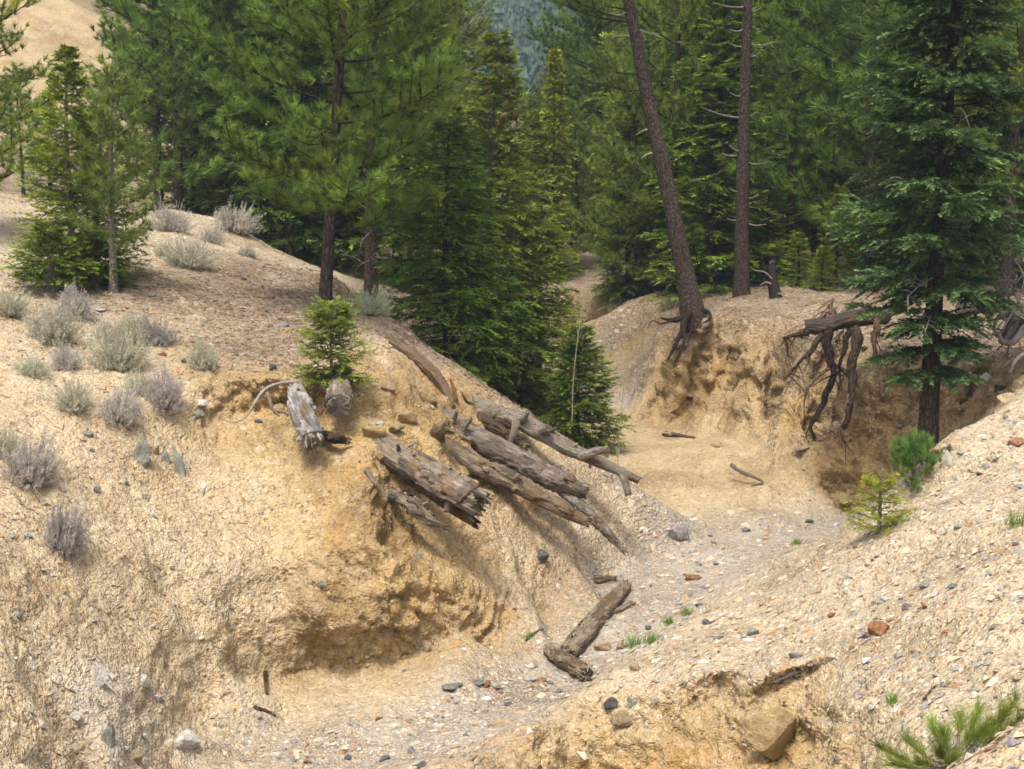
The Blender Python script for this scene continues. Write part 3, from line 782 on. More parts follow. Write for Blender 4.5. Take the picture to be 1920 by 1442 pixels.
def pine(H=9, r0=0.13, clear=2.0, Lmax=1.6, nlimb=46, needle=0.13, nw=0.006, per=40, sub=6, gap=0.16, lean=(0, 0), bend=0, seed=1, hi=None, lowfac=0.75,
         tint=(1, 1, 1), up=0.25, flare=0.35, sides=12, spread=1.05, sparse_above=None, below=-0.6, bark_rough=0.06, limbs=None):
    """Pine: returns trunk mesh collector (with its limbs) and crown mesh collector. limbs: extra explicit (height, azimuth, length, rise)."""
    rg = np.random.default_rng(seed)
    tr, cr = MB(), MB()
    path = trunk_path(H, lean, bend, seed)
    low = path[0] + (path[0] - path[1]) * (abs(below) / max(path[1][2], 1e-3))
    full = np.vstack([low, spline(path, 40)])
    s = np.clip(full[:, 2] / H, 0, 1)
    rad = r0 * (1 - s) ** 0.85 + 0.008 + r0 * flare * np.exp(-np.clip(full[:, 2], 0, None) / (2.2 * r0))
    tube(tr, full, rad, sides, 0, (1, 1, 1), rough=bark_rough, freq=2.0, stretch=0.12, seed=seed)
    C, A, D = [], [], []
    items = []
    az = rg.random() * 6.28
    for i in range(nlimb):
        f = (i + rg.random() * 0.8) / nlimb
        h = clear + (H * 0.985 - clear) * f ** 0.9
        az += 2.4 + rg.normal() * 0.4
        prof = (lowfac + (1 - lowfac) * min(1, f / 0.22)) * (1 - f) ** 0.75 + 0.10
        items.append((h, az, Lmax * prof * (0.7 + 0.5 * rg.random()), up * (0.3 + 1.3 * f) + rg.normal() * 0.10))
    items += list(limbs or [])
    for h, a, L, rise in items:
        b = at_h(path, h)
        o = np.array([math.cos(a), math.sin(a), 0])
        ss = np.linspace(0, 1, 8)
        pts = b + o * (L * ss)[:, None] + ZUP * (L * (rise * ss + 0.28 * ss ** 2.2))[:, None] + np.cross(o, ZUP) * (L * 0.10 * rg.normal() * ss ** 2)[:, None]
        rl = max(0.005, 0.011 * L + 0.003)
        tube(tr, pts, rl * (1 - 0.75 * ss), 5, 0, (0.8, 0.75, 0.75), cap=False)
        if hi is not None and h > hi and rg.random() < 0.45:
            continue
        ns = max(3, int(sub * min(1.4, 0.4 + L / max(Lmax, .1))))
        for j in range(ns + 1):
            if j == ns:
                p0, sd, l2 = pts[3], nrm(pts[-1] - pts[3]), np.linalg.norm(pts[-1] - pts[3])
            else:
                sj = 0.26 + 0.70 * (j + rg.random() * 0.6) / ns
                p0 = np.array([np.interp(sj, ss, pts[:, q]) for q in range(3)])
                td = nrm(pts[min(7, int(sj * 7) + 1)] - pts[int(sj * 7)])
                sgn = 1 if j % 2 else -1
                sd = nrm(td * 0.75 + np.cross(td, ZUP) * sgn * (0.75 + 0.3 * rg.random()) + ZUP * (0.15 + 0.25 * rg.normal()))
                l2 = L * (0.42 - 0.22 * sj) * (0.7 + 0.6 * rg.random()) + 0.06
            e = p0 + sd * l2 + ZUP * l2 * 0.22
            mid = p0 + sd * l2 * 0.5
            if j < ns:
                tube(tr, np.stack([p0, mid, e]), np.array([0.40, 0.26, 0.12]) * rl + 0.0015, 4, 0, (1.0, 0.9, 0.85), cap=False)
            nt = max(1, int(l2 / gap) + 1)
            for k in range(nt):
                u_ = 1 - k * gap / max(l2, 1e-3)
                if u_ < 0.0:
                    break
                q_ = p0 + sd * l2 * u_ + ZUP * l2 * 0.22 * u_ ** 2
                C.append(q_ + rg.normal(size=3) * 0.02)
                A.append(sd * (1.0 if k == 0 else 0.6) + ZUP * (0.5 if k == 0 else 0.35) + rg.normal(size=3) * 0.5)
    if C:
        tufts(cr, C, A, per, needle, nw, spread, rg, tint)
    C = np.array(C)
    return tr, cr

def fir(H=6, r0=0.09, clear=0.4, Lmax=1.3, whorl=0.24, per=5, twig=0.26, nl=0.075, nw=0.020, nn=10, droop=0.25, rise=0.15, lean=(0, 0), seed=1, tint=(1, 1, 1),
        tipcol=(1.25, 1.2, 0.95), top_pow=0.8, sides=10, below=-0.5, ragged=0.3, hi=None, limb_col=(0.8, 0.75, 0.7), dead_low=0, dens=1.0, bottom=0.85):
    """Fir: whorls of flat fronds; returns trunk and crown mesh collectors."""
    rg = np.random.default_rng(seed)
    tr, cr = MB(), MB()
    path = trunk_path(H, lean, 0, seed)
    low = path[0] + (path[0] - path[1]) * (abs(below) / max(path[1][2], 1e-3))
    full = np.vstack([low, spline(path, 34)])
    s = np.clip(full[:, 2] / H, 0, 1)
    tube(tr, full, r0 * (1 - s) ** 0.9 + 0.006 + r0 * 0.25 * np.exp(-np.clip(full[:, 2], 0, None) / (2.5 * r0)), sides, 0, (1, 1, 1), rough=0.05, freq=2, stretch=0.12, seed=seed)
    B, A, NN, LL, TT = [], [], [], [], []
    h = clear
    while h < H - 0.04:
        f = (h - clear) / (H - clear)
        k = per if f < 0.85 else max(3, per - 1)
        if hi is not None and h > hi:
            k = max(3, k - 2)
        a0 = rg.random() * 6.28
        for i in range(k):
            a = a0 + i * 2 * math.pi / k + rg.normal() * 0.25
            hh = h + rg.normal() * whorl * 0.3
            if hh > H - 0.02 or hh < 0:
                continue
            f2 = max(0, (hh - clear) / (H - clear))
            L = Lmax * ((1 - f2) ** top_pow * (bottom + (1 - bottom) * min(1, f2 * 4.5))) * (1 - ragged * rg.random()) + 0.05
            b = at_h(path, hh)
            o = np.array([math.cos(a), math.sin(a), 0])
            ss = np.linspace(0, 1, 7)
            rr_ = rise * (0.2 + 1.6 * f2) + rg.normal() * 0.08
            dr = droop * (1 - 0.75 * f2)
            pts = b + o * (L * ss)[:, None] + ZUP * (L * (rr_ * ss - dr * ss ** 1.6 + 0.16 * ss ** 4))[:, None]
            rl = 0.007 * L + 0.0025
            tube(tr, pts, rl * (1 - 0.8 * ss), 4, 0, limb_col, cap=False)
            nt = max(4, int(L / (twig * 0.33) * dens))
            sj = 0.14 + 0.84 * (np.arange(nt) + rg.random(nt) * 0.7) / nt
            sgn = np.where(np.arange(nt) % 2, 1.0, -1.0)
            p0 = np.stack([np.interp(sj, ss, pts[:, q]) for q in range(3)], -1)
            td = nrm(np.gradient(pts, axis=0))
            t0 = nrm(np.stack([np.interp(sj, ss, td[:, q]) for q in range(3)], -1))
            sv = np.cross(t0, ZUP)
            d = nrm(t0 * (0.75 + 0.3 * rg.random((nt, 1))) + sv * (sgn * (0.75 + 0.25 * rg.normal(size=nt)))[:, None] + ZUP * (-0.12 + 0.2 * rg.normal(size=(nt, 1))))
            l2 = np.minimum(L * 0.55, twig * 2.0) * (1.0 - 0.6 * sj) * (0.6 + 0.7 * rg.random(nt)) + twig * 0.35
            nv = nrm(np.cross(sv, t0) + rg.normal(size=(nt, 3)) * 0.25)
            nv *= np.sign(nv[:, 2:3] + 1e-6)
            # each side twig in one or two pieces so that long ones bend down
            for part in (0, 1):
                st = p0 + d * (l2 * 0.5 * part)[:, None]
                dp = nrm(d - ZUP * (0.25 * part))
                B.append(st); A.append(dp); NN.append(nv); LL.append(l2 * 0.55)
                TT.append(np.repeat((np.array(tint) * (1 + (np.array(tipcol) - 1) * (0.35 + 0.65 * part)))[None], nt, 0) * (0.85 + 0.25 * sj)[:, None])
        h += whorl * (1 - 0.35 * f) * (0.8 + 0.4 * rg.random())
    B, A, NN, LL = np.concatenate(B), np.concatenate(A), np.concatenate(NN), np.concatenate(LL)
    T = np.concatenate(TT)
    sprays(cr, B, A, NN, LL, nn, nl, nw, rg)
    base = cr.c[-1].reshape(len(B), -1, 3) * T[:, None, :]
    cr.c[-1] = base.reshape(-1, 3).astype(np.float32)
    return tr, cr

def tree(name, loc, tr, cr, bark, leaf, label, cat, group=None, rz=0, sc=1.0, color=(1, 1, 1)):
    """tr, cr: mesh collectors or meshes already made (shared by copies)."""
    t = thing(name, loc, label, cat, group, rz, sc)
    tm = tr.mesh("trunk", [bark], True) if isinstance(tr, MB) else tr
    cm = cr.mesh("crown", [leaf], False) if isinstance(cr, MB) else cr
    a, b = link("trunk", tm, t), link("crown", cm, t)
    b.color = (*[q * k for q, k in zip(color, (1.38, 1.32, 1.15))], 1) if name.startswith(("background", "forest")) else (*color, 1)
    return t

def base_at(px, D, dz=0.0):
    x = atx(px, D)
    return Vector((x, D, gz(x, D) + dz))

# --- the pine in front of the left bank's crest
loc, _ = hit(609, 583)
tr, cr = pine(H=8.2, r0=0.075, clear=0.92, Lmax=1.75, nlimb=60, needle=0.14, nw=0.0088, per=58, sub=9, gap=0.10, lean=(0.035, 0.0), bend=0.03, seed=21, hi=4.8, lowfac=0.9, tint=(1.25, 1.35, 0.95), up=0.12)
tree("pine_tree", loc, tr, cr, M_DARKBARK, M_PINE, "bushy bright green pine on the crest of the left bank, bare trunk leaning slightly right", "pine tree")

# --- the leaning pine with bared roots
def leaning_pine():
    loc = P(1300, 590, 22.25)
    top = P(1183, 0, 22.5)
    d = top - loc
    H = 9.2
    lean = (d.x / d.z, d.y / d.z)
    rg = np.random.default_rng(5)
    lim = []
    for h, a, L, rise in ((4.55, math.pi, 1.5, 0.06), (4.75, 2.6, 1.3, 0.12), (4.6, 3.7, 1.5, 0.02), (5.0, 3.4, 1.6, 0.1), (5.2, 2.9, 1.4, 0.15), (4.95, 0.3, 0.9, 0.2), (5.3, 0.0, 1.2, 0.2), (5.3, 5.2, 1.1, 0.1), (5.4, 4.2, 1.3, 0.1), (3.75, 3.0, 1.25, 0.0), (3.5, 3.35, 1.15, -0.05)):
        lim.append((h, a, L, rise))
    tr, cr = pine(H=H, r0=0.142, clear=5.3, Lmax=1.7, nlimb=22, needle=0.13, nw=0.007, per=40, sub=7, gap=0.13, lean=lean, seed=33, sides=20, flare=0.45, limbs=lim, below=-0.25, bark_rough=0.09, tint=(0.9, 1.0, 0.85))
    t = tree("leaning_pine", loc, tr, cr, M_BARK, M_PINE, "tall pine leaning left over the right bank with roots bared at the cliff edge", "pine tree")
    path = trunk_path(H, lean, 0, 33)
    for k, (h, a, L) in enumerate(((4.35, 2.95, 0.5), (4.72, 3.4, 0.38), (4.45, 0.15, 0.45), (2.55, 3.1, 0.35), (2.9, 2.9, 0.3), (3.3, 0.2, 0.2))):
        m = MB()
        b = at_h(path, h)
        o = np.array([math.cos(a), math.sin(a), -0.35 + 0.3 * rg.random()])
        pts = spline([b + o * 0.08, b + o * L * 0.55 + rg.normal(size=3) * 0.03, b + o * L + rg.normal(size=3) * 0.06], 8)
        tube(m, pts, np.linspace(0.022, 0.006, 8), 6, 0, (0.26, 0.23, 0.20), rough=0.12)
        m.build("dead_branch", M_TWIG, t, True)
    # bared roots over the edge
    loc_ = np.array(loc)
    for pts, r in (([(1292, 585, 21.5), (1283, 605, 21.2), (1275, 630, 21.1), (1262, 655, 21.0), (1252, 676, 20.95)], .07),
                   ([(1288, 590, 21.5), (1270, 600, 21.3), (1256, 600, 21.3), (1240, 596, 21.5)], .07),
                   ([(1305, 585, 21.5), (1325, 583, 21.5), (1332, 597, 21.4), (1318, 606, 21.3)], .06),
                   ([(1283, 610, 21.15), (1282, 640, 21.0), (1272, 668, 20.9), (1262, 684, 20.9)], .035),
                   ([(1265, 600, 21.2), (1240, 607, 21.2), (1224, 601, 21.3), (1215, 612, 21.3)], .018),
                   ([(1300, 598, 21.3), (1296, 620, 21.1), (1290, 640, 21.1)], .04)):
        m = MB()
        w_ = np.array([P(x_, y_, d_ + .62 - .35 * max(0, min(1, (y_ - 585) / 60))) for x_, y_, d_ in pts]) - loc_
        sp_ = spline(w_, 18)
        tube(m, sp_, np.linspace(r * .9, r * 0.2, 18), 8, 0, (0.45, 0.42, 0.40), rough=0.45, seed=len(pts))
        m.build("root", M_DARKBARK, t, True)
    return t
leaning_pine()

# --- the straight reddish pine
loc = P(1391, 557, 24.4)
tr, cr = pine(H=10.5, r0=0.122, clear=6.2, Lmax=1.6, nlimb=20, needle=0.13, nw=0.008, per=34, sub=6, gap=0.15, lean=(-0.013, 0.0), seed=14, sides=18, flare=0.25, bark_rough=0.09, tint=(0.9, 1, .85))
straight = tree("straight_pine", loc, tr, cr, M_BARK, M_PINE, "straight red-brown pine trunk with short dead branch stubs on the right bank", "pine tree")
rg = np.random.default_rng(8)
for h, a, L in ((1.75, 0.1, .16), (1.85, 3.2, .12), (2.35, 0.05, .22), (2.45, 2.9, .26), (2.5, 3.5, .16), (3.05, 3.1, .62), (3.1, 0, .1), (3.45, 3.3, .15), (4.1, .1, .12), (4.3, 0.2, .38), (4.25, 3.0, .2), (4.55, 3.2, .2), (4.9, 3.05, .5), (4.85, .3, .12), (1.3, .2, .3), (1.35, 3.0, .15)):
    m = MB()
    b = at_h(trunk_path(10.5, (-0.013, 0), 0, 14), h)
    o = np.array([math.cos(a), math.sin(a) * 0.6 - 0.2, 0.1 + 0.15 * rg.normal()])
    e = b + o * (L + 0.12)
    tube(m, spline([b, (b + e) / 2 - ZUP * 0.03, e + ZUP * 0.06 * rg.random()], 6), np.linspace(0.018, 0.006, 6), 5, 0, (0.22, 0.19, 0.165), rough=0.1)
    m.build("branch_stub", M_TWIG, straight, True)

# --- the big white fir on the right
loc = P(1737, 862, 15.5)
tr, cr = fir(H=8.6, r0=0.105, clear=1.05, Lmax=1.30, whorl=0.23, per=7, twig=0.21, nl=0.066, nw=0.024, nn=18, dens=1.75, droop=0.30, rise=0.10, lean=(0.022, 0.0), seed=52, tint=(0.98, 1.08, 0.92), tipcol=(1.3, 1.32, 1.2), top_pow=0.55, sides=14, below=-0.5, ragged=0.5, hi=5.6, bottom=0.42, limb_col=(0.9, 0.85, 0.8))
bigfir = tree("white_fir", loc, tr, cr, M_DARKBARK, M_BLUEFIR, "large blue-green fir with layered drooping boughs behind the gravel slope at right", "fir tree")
for k in range(14):
    m = MB()
    h = 1.2 + 3.2 * rg.random()
    a = rg.random() * 6.28
    b = at_h(trunk_path(8.6, (0.022, 0), 0, 52), h)
    o = np.array([math.cos(a), math.sin(a), -0.1])
    L = 0.45 + 0.4 * rg.random()
    pts = spline([b, b + o * L * 0.5 - ZUP * 0.05 * rg.random(), b + o * L + ZUP * 0.1 * rg.normal()], 8)
    tube(m, pts, np.linspace(0.011, 0.003, 8), 5, 0, (0.30, 0.27, 0.25))
    for q in range(7):
        p = pts[2 + q % 6]
        dd = nrm(o * 0.6 + rg.normal(size=3) * 0.6)
        tube(m, np.stack([p, p + dd * 0.1, p + dd * 0.2 - ZUP * 0.03]), [0.004, 0.003, 0.0015], 4, 0, (0.33, 0.30, 0.28), cap=False)
    m.build("dead_branch", M_TWIG, bigfir, True)

# --- Douglas fir with cones in the middle, and the dense dark fir below it
loc = base_at(915, 20.6)
H1 = 5.15
tr, cr = fir(H=H1, r0=0.065, clear=0.25, Lmax=1.42, whorl=0.17, per=7, twig=0.25, nl=0.080, nw=0.021, nn=13, dens=1.15, droop=0.32, rise=0.25, lean=(0.02, 0), seed=61, tint=(1.3, 1.22, 0.95), tipcol=(1.3, 1.25, 1.05), top_pow=0.75, below=-0.6, ragged=0.45)
dfir = tree("douglas_fir", loc, tr, cr, M_GREYBARK, M_FIR, "grey-trunked fir with reddish cones near its top in the middle of the picture", "fir tree")
m0 = MB()
aa = np.linspace(0, 1, 6)
tube(m0, np.stack([0 * aa, 0 * aa, -aa * 0.085], -1), 0.019 * np.sin(np.clip(aa * 0.86 + 0.12, 0, 1) * np.pi) + 0.003, 7, 0, (0.27, 0.115, 0.05), rough=0.25, freq=5)
cone_me = m0.mesh("cone", [M_CONE], True)
for k in range(34):
    f = rg.random()
    h = H1 * (0.70 + 0.27 * f)
    a = -math.pi / 2 + rg.normal() * 1.1
    L = 1.0 * (1 - h / H1) ** 0.62 * (0.6 + 0.4 * rg.random())
    c = link("cone", cone_me, dfir)
    c.location = Vector(at_h(trunk_path(H1, (0.02, 0), 0, 61), h)) + Vector((math.cos(a) * L, math.sin(a) * L, 0.02))
    c.rotation_euler = (rg.normal() * 0.3, rg.normal() * 0.3, 0)
    c.scale = (0.8 + 0.5 * rg.random(),) * 3

loc = base_at(838, 19.5)
tr, cr = fir(H=3.5, r0=0.07, clear=0.1, Lmax=1.45, whorl=0.14, per=8, twig=0.24, nl=0.062, nw=0.019, nn=12, droop=0.3, rise=0.1, seed=67, tint=(0.75, 0.92, 0.6), tipcol=(1.3, 1.3, 0.9), top_pow=0.7, ragged=0.3)
tree("dense_fir", loc, tr, cr, M_DARKBARK, M_FIR, "dense dark green fir hanging over the spur above the jutting logs", "fir tree")
loc = base_at(1086, 19.6)
tr, cr = fir(H=1.75, r0=0.03, clear=0.05, ragged=0.5, Lmax=0.80, whorl=0.10, per=7, twig=0.17, nl=0.055, nw=0.018, nn=13, dens=1.2, droop=0.15, rise=0.25, seed=68, tint=(0.95, 1.0, 0.8), top_pow=0.8)
tree("young_fir", loc, tr, cr, M_DARKBARK, M_FIR, "young green fir on the gully floor right behind the log ends", "fir tree")
loc = base_at(1012, 21.2)
tr, cr = fir(H=2.9, r0=0.05, clear=0.1, Lmax=1.05, whorl=0.15, per=7, twig=0.24, nl=0.075, nw=0.02, nn=12, droop=0.3, rise=0.1, seed=63, tint=(1.2, 1.2, 0.85), top_pow=0.65, ragged=0.5)
tree("young_fir", loc, tr, cr, M_DARKBARK, M_FIR, "mid-sized green fir with drooping boughs right of the coned fir", "fir tree")
loc = base_at(975, 20.5)
tr, cr = fir(H=1.7, r0=0.035, clear=0.05, Lmax=0.85, whorl=0.15, per=6, twig=0.2, nl=0.06, nw=0.016, nn=11, droop=0.3, rise=0.1, seed=69, tint=(0.62, 0.75, 0.6), top_pow=0.7)
tree("young_fir", loc, tr, cr, M_DARKBARK, M_FIR, "small dark fir in the shade between the dense fir and the young one", "fir tree")

# --- young trees on the left bank
def sapling_tree(px, py, H, kind, label, seed, tint, Lmax, rgt=0.0, dense=1.0, name=None):
    loc, _ = hit(px, py)
    if kind == 'fir':
        tr, cr = fir(H=H, r0=0.045, clear=0.12, Lmax=Lmax, whorl=0.14 / dense, per=6, twig=0.19, nl=0.06, nw=0.019, nn=12, dens=1.2, droop=0.12, rise=0.28, lean=(rgt, 0), seed=seed, tint=tint, top_pow=0.85, ragged=0.45)
        return tree(name or "young_fir", loc, tr, cr, M_GREYBARK, M_FIR, label, "fir tree")
    tr, cr = pine(H=H, r0=0.042, clear=0.5, Lmax=Lmax, nlimb=34, needle=0.12, nw=0.006, per=34, sub=5, gap=0.09, lean=(rgt, 0), seed=seed, tint=tint, up=0.35, spread=0.8)
    return tree(name or "young_pine", loc, tr, cr, M_GREYBARK, M_PINE, label, "pine tree")
sapling_tree(136, 528, 2.85, 'fir', "tallest young fir of the cluster on the left bank, growing in front", 71, (1.4, 1.32, 0.8), 0.78, 0.01)
sapling_tree(182, 520, 2.15, 'fir', "shorter young fir tucked between the tall fir and the slender pine on the left", 72, (1.3, 1.25, 0.85), 0.68, 0.0)
sapling_tree(213, 548, 2.75, 'pine', "slender pale green young pine with a thin bare stem, right side of the left cluster", 73, (1.35, 1.3, 1.05), 0.66, 0.02)
sapling_tree(95, 545, 0.75, 'fir', "low spreading dark fir at the left foot of the young fir cluster", 74, (1.05, 1.1, 0.65), 0.55, 0, 1.5)
sapling_tree(178, 540, 0.65, 'fir', "low bushy bright fir at the right foot of the young fir cluster", 79, (1.15, 1.2, 0.65), 0.5, 0, 1.5)
def small_conifer(px, py, H, Lmax, tint, label, seed, kind='fir', leaf=None, name="sapling", **kw):
    loc, _ = hit(px, py)
    if kind == 'fir':
        a = dict(H=H, r0=0.014, clear=0.03, Lmax=Lmax, whorl=0.085, per=6, twig=0.10, nl=0.036, nw=0.009, nn=11, droop=0.0, rise=0.3, seed=seed, tint=tint, top_pow=0.85, ragged=0.3, below=-0.1)
        a.update(kw)
        tr, cr = fir(**a)
    else:
        a = dict(H=H, r0=0.016, clear=0.03, Lmax=Lmax, nlimb=14, needle=0.10, nw=0.0032, per=60, sub=3, gap=0.06, seed=seed, tint=tint, up=0.6, below=-0.1, spread=0.8)
        a.update(kw)
        tr, cr = pine(**a)
    return tree(name, loc, tr, cr, M_GREYBARK, leaf or (M_FIR if kind == 'fir' else M_PINE), label, "sapling")
small_conifer(622, 720, 0.80, 0.40, (1.55, 1.45, 1.1), "bright light green fir sapling on the lip of the left bank", 81, twig=0.13, nl=0.05, nw=0.012, ragged=0.65, top_pow=0.42, droop=0.12, whorl=0.075, per=7, dens=1.2)
small_conifer(1648, 1000, 0.62, 0.27, (2.1, 1.75, 0.65), "little yellow-green fir sapling with flat tiers on the crest of the gravel slope", 82, whorl=0.095, per=6, ragged=0.2, top_pow=0.9, rise=0.12)
small_conifer(1712, 918, 0.40, 0.26, (0.95, 1.3, 1.1), "round dark green pine seedling just behind the yellow-green sapling", 83, 'pine', needle=0.085, per=55, nlimb=16)
rg = np.random.default_rng(91)

# --- bough-rich pine seedling at the lower right corner
def corner_seedling():
    loc, _ = hit(1770, 1425)
    t = thing("pine_seedling", loc, "sprawling light green pine seedling at the lower right corner", "sapling")
    tr, cr = MB(), MB()
    L0 = np.array(loc)
    tips = [(1650, 1400, 7.2), (1672, 1432, 7.1), (1700, 1385, 7.3), (1745, 1352, 7.4), (1770, 1375, 7.2), (1800, 1345, 7.3), (1835, 1330, 7.2), (1848, 1365, 7.0), (1880, 1340, 7.0), (1905, 1310, 7.0), (1912, 1345, 6.9), (1820, 1385, 7.1), (1760, 1410, 7.0), (1865, 1385, 6.8), (1720, 1430, 6.9), (1790, 1420, 6.95)]
    C, A = [], []
    root = np.array(P(1790, 1436, 7.0)) - L0
    tube(tr, spline([np.array([0, 0, -0.08]), root * 0.5, root + np.array([0.02, 0, 0.03])], 10), np.linspace(0.026, 0.018, 10), 8, 0, (1, 1, 1), rough=0.1)
    for k, q in enumerate(tips):
        e = np.array(P(*q)) - L0
        mid = (root + e) / 2 + np.array([0, 0, -0.02]) + rg.normal(size=3) * 0.02
        pts = spline([root, mid, e], 14)
        tube(tr, pts, np.linspace(0.010, 0.004, 14), 5, 0, (0.9, 0.9, 0.9), cap=False)
        d = nrm(np.gradient(pts, axis=0))
        for i in (13, 12, 11, 10, 9, 8):
            C.append(pts[i]); A.append(d[i] + ZUP * 0.25)
    tufts(cr, C, A, 52, 0.115, 0.0026, 0.75, rg, (1.5, 1.35, 0.8), back=0.25)
    link("stem", tr.mesh("stem", [M_GREYBARK], True), t)
    link("foliage", cr.mesh("foliage", [M_PINE], False), t)
corner_seedling()

# --- thin leafless shoots
def shoot(pts, r, label, col):
    w_ = np.array([P(*q) for q in pts])
    m = MB()
    sp_ = spline(w_, 24)
    tube(m, sp_, np.linspace(r, r * 0.35, 24), 5, 0, col)
    for k in range(9):
        i = 9 + k + int(rg.random() * 4)
        o = nrm(rg.normal(size=3) * np.array([1, 1, 0.2]) + ZUP * 0.9)
        tube(m, np.stack([sp_[i], sp_[i] + o * 0.10, sp_[i] + o * 0.17 + ZUP * 0.04]), [r * .4, r * .3, r * .2], 4, 0, col, cap=False)
    tag(m.build("bare_shoot", M_TWIG, None, True), label, "shoot")
shoot([(1158, 905, 16.3), (1160, 830, 16.35), (1168, 740, 16.4), (1176, 660, 16.5)], 0.007, "thin green leafless shoot rising beside the grey log's end", (0.24, 0.25, 0.13))
shoot([(1072, 800, 19.0), (1076, 700, 19.0), (1088, 600, 19.1), (1102, 505, 19.2)], 0.007, "thin pale leafless shoot rising in front of the young green fir", (0.36, 0.33, 0.22))

# ------------------------------------------------------------------ the forest behind: a few kinds, copied
KIND = {}
def make_kinds():
    big = dict(needle=0.18, nw=0.016, per=30, sub=7, gap=0.15)
    KIND['pineA'] = pine(H=10, r0=0.13, clear=1.8, Lmax=2.1, nlimb=56, seed=101, **big) + (M_DARKBARK, M_PINE)
    KIND['pineB'] = pine(H=9, r0=0.11, clear=0.9, Lmax=2.3, nlimb=58, seed=102, up=0.1, **big) + (M_DARKBARK, M_PINE)
    KIND['pineC'] = pine(H=10, r0=0.10, clear=3.2, Lmax=1.45, nlimb=48, seed=103, up=0.3, **big) + (M_DARKBARK, M_PINE)
    KIND['firA'] = fir(H=9, r0=0.11, clear=0.3, Lmax=2.0, whorl=0.25, per=7, twig=0.36, nl=0.13, nw=0.036, nn=10, droop=0.3, seed=111, top_pow=0.6, ragged=0.55) + (M_DARKBARK, M_FIR)
    KIND['firB'] = fir(H=8, r0=0.09, clear=0.2, Lmax=1.65, whorl=0.23, per=7, twig=0.34, nl=0.13, nw=0.036, nn=10, droop=0.2, seed=112, top_pow=0.75, ragged=0.6) + (M_DARKBARK, M_FIR)
    KIND['firC'] = fir(H=3, r0=0.05, clear=0.1, Lmax=0.75, whorl=0.16, per=5, twig=0.22, nl=0.08, nw=0.024, nn=9, droop=0.1, rise=0.3, seed=113, top_pow=0.9, ragged=0.4) + (M_DARKBARK, M_FIR)
    for k, (tr, cr, b, l) in list(KIND.items()):
        KIND[k] = (tr.mesh("trunk", [b], True), cr.mesh("crown", [l], False), b, l)
make_kinds()
HT = {'pineA': 10, 'pineB': 9, 'pineC': 10, 'firA': 9, 'firB': 8, 'firC': 3}
def forest(px, D, kind, label, H=None, color=(1, 1, 1), group=None, rz=None, wide=1.0, name=None):
    tr, cr, b, l = KIND[kind]
    sc = (H or HT[kind]) / HT[kind]
    t = tree(name or ("background_pine" if kind.startswith('pine') else "background_fir"), base_at(px, D, -0.1), tr, cr, b, l, label, "pine tree" if kind.startswith('pine') else "fir tree", group, rng.random() * 6.28 if rz is None else rz, sc, color)
    t.scale = (sc * wide, sc * wide, sc)
    return t
G1 = (1.0, 1.1, 0.95)
DK = (0.75, 0.85, 0.65)
YG = (1.5, 1.3, 0.7)
